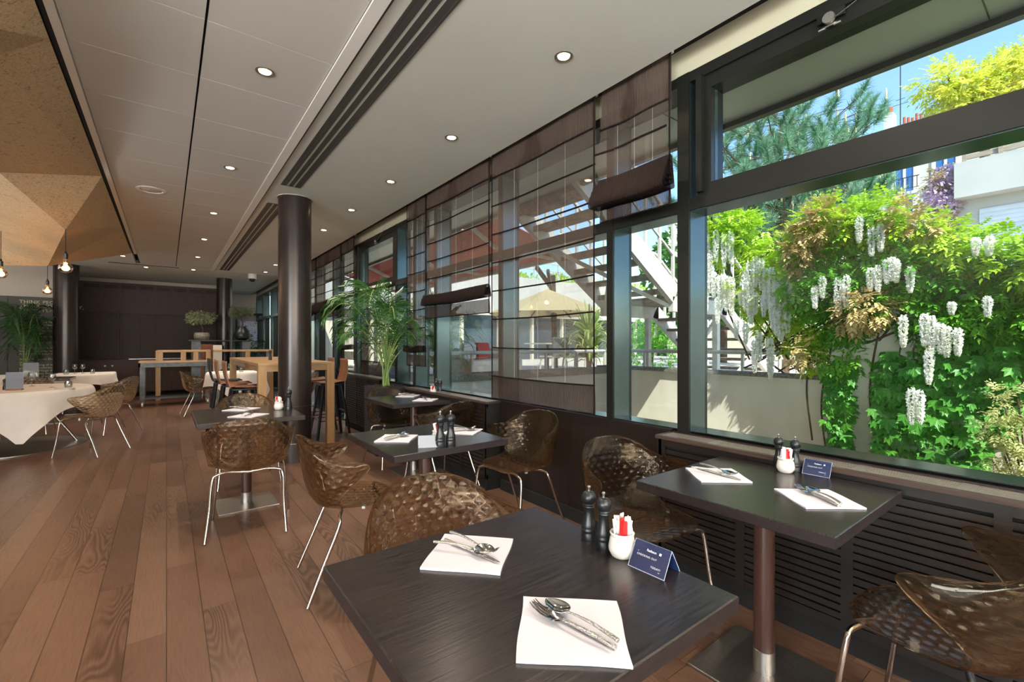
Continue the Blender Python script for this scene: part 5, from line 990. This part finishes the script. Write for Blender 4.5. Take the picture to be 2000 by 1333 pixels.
for x, y, z, rz, lb in ggl[1:]: copy_tree(g0, label=lb, loc=(x, y, z), rz=rz)
t = thing('garden_sofa', 'low white terrace sofa with cushions, seen past the yucca', 'sofa', (5.6, 8.3, .6), .2); BB(-.8, .8, -.35, .35, .0, .38, .02).build('seat', 'wsteel', t); BB(-.8, .8, .25, .38, .3, .62, .02).build('backrest', 'slatwood', t)
o = BB(-.2, .2, -.06, .06, 0, .36, .03).build('cushion', 'redfab', None, False, (5.55, 8.38, .985), .3); o.rotation_euler.x = -.1; tag(o, 'red scatter cushion on the white terrace sofa', 'cushion'); o = BB(-.2, .2, -.06, .06, 0, .34, .03).build('cushion', 'white', None, False, (5.12, 8.3, .985), .3); tag(o, 'white scatter cushion on the terrace sofa', 'cushion')
def window(t, x, y, z, w, h, face='X', mat_='bluepane', rail_=True):
    f = MB()
    def bx(a0, a1, d0, d1, z0, z1): 
        return f.box(x+d0, x+d1, y+a0, y+a1, z+z0, z+z1) if face == 'X' else f.box(x+a0, x+a1, y+d0, y+d1, z+z0, z+z1)
    bx(-w/2-.06, -w/2+.05, -.05, 0, 0, h); bx(w/2-.05, w/2+.06, -.05, 0, 0, h); bx(-w/2, w/2, -.05, 0, h-.06, h+.06); bx(-w/2-.1, w/2+.1, -.12, 0, -.08, .03); bx(-.04, .04, -.05, 0, 0, h); o = f.build('window', 'white', t)
    f = MB(); bx(-w/2+.05, w/2-.05, -.02, -.005, .03, h-.06); f.build('pane', mat_, o)
    if rail_:
        f = MB(); bx(-w/2-.15, w/2+.15, -.24, -.22, .5, .53); bx(-w/2-.15, w/2+.15, -.24, -.22, .1, .12)
        k = -w/2-.1
        while k < w/2+.12: bx(k, k+.02, -.24, -.22, .1, .5); k += .13
        f.build('balcony_rail', 'darkmetal', o)
t = thing('white_building', 'tall white building with blue windows and chimneys behind the wisteria', 'building', (22, 6, 0))
B(0, 8, -5.5, -.4, 0, 9.1).build('wall', 'render', t); B(.3, 8, -.4, 9, 0, 9.0).build('side_wall', 'render2', t); MB().add([(-.2, -5.6, 9.1), (-.2, 9, 9.1), (4, 9, 10.2), (4, -5.6, 10.2), (-.2, -5.6, 9.0), (-.2, 9, 9.0), (4, 9, 9.0), (4, -5.6, 9.0)], [(0, 1, 2, 3), (0, 4, 5, 1), (4, 7, 6, 5), (3, 2, 6, 7), (0, 3, 7, 4), (1, 5, 6, 2)]).build('roof', 'zinc', t)
for yy, zz, ww, hh in ((-1.32, 6.95, .62, 1.2), (-2.45, 7.0, .62, 1.2), (-1.3, 5.75, .62, 1.1), (-2.45, 5.5, .62, 1.2)): window(t, 0, yy, zz, ww, hh)
window(t, .3, -.2, 7.3, .3, .38, rail_=False); window(t, .3, .9, 7.4, .6, .9, rail_=False); window(t, .3, 2.6, 7.2, .6, 1.0, rail_=False); window(t, .3, .9, 5.4, .6, 1.0, rail_=False); window(t, .3, 2.6, 5.4, .6, 1.0, rail_=False)
c = BB(1.0, 1.5, -.75, -.45, 9.1, 10.55).build('chimney', 'render', t); MB().cyl(1.25, -.6, 10.55, 10.85, .09, 10).build('chimney_pot', 'terra', c)
c = BB(1.0, 1.4, -1.75, -.98, 9.1, 9.95).build('chimney', 'zinc', t)
for k in range(6): MB().cyl(1.2, -1.68+k*.125, 9.95, 10.15+.06*(k % 3), .045, 8).build('chimney_pot', 'terra', c)
mb = MB().tube([(1.6, -.85, 9.5), (1.6, -.85, 13.2)], .02, 5); mb.tube([(1.6, -1.1, 11.0), (1.6, -.6, 11.0)], .01, 4); mb.tube([(1.6, -1.0, 11.2), (1.6, -.7, 11.2)], .01, 4); mb.build('antenna', 'darkmetal', t)
t = thing('neighbouring_house', 'pale house wall with a roller shutter and timber screen at the right edge', 'building', (13, .5, .6)); B(0, 5, -4, 1.42, 0, 3.65).build('wall', 'parapet', t); B(-.35, 5, -4, 1.42, 3.65, 4.35).build('parapet', 'parapet', t); B(-.02, 0, -1.5, 1.1, 2.2, 3.42).build('roller_shutter', 'shutter', t)
mb = MB()
for k in range(14): mb.box(-.03, -.018, -1.5, 1.1, 2.2+k*.087, 2.26+k*.087)
mb.build('shutter_slats', 'shutter', t)
mb = MB()
for k in range(9): mb.box(-.28, -.25, -4, 1.3, 4.4+k*.11, 4.49+k*.11)
for y in (1.25, .75, .2, -.6, -1.5): mb.box(-.32, -.26, y, y+.06, 4.35, 5.4)
mb.build('timber_screen', 'slatwood', t)
t = thing('terrace_pavilion', 'low pale building with dark glazed doors across the terrace, lawn on its roof', 'building', (4, 16, .0)); B(0, 22, 0, 6, 2.55, 4.3).build('upper_wall', 'render', t); B(0, 22, .4, 6, 0, 2.55).build('glazed_wall', 'dkglass', t)
for k in range(12): BB(k*1.9, k*1.9+.12, .25, .4, 0, 2.55).build('pier', 'render2', t)
for a in (0, 2.0, 3.9): BB(a+.2, a+1.3, .3, .38, .6, 2.5).build('wall_panel', 'render2', t)
leafcloud([(k*1.1+5, 1.0+.4*(k % 3), 4.5, .6, .5) for k in range(14)], 2200, .2, .3, 5).build('roof_planting', 'leaf_lime', t, False); mb = MB().obox((2, .1, 4.75), (22, .1, 4.75), .04, .04); mb.obox((2, .1, 5.1), (22, .1, 5.1), .04, .04)
for k in range(14): mb.obox((2+k*1.5, .1, 4.3), (2+k*1.5, .1, 5.1), .04, .04, (0, 1, 0))
mb.build('roof_railing', 'wsteel', t)
t = thing('garden_tree', 'dark green trees far behind the pine and stair', 'tree', (17, 9, .6)); leafcloud([(math.sin(k*2.3)*2.2, math.cos(k*1.7)*2.4, 2.4+(k % 5)*.6, 1.0, .9) for k in range(16)], 5000, .28, .35, 17).build('foliage', 'leaf_dark', t, False); MB().tube([(0, 0, 0), (0, 0, 3)], .15, 8).build('trunk', 'bark', t)

t = thing('outdoor_heater', 'grey slim heater hanging under the soffit outside the sash by the palm', 'heater', (3.0, 6.75, 0)); BB(-.05, .05, -.11, .11, 2.5, 2.86, .01).build('body', 'zinc', t); MB().tube([(0, 0, 2.86), (0, 0, 3.1)], .008, 6).build('hanger', 'darkmetal', t)
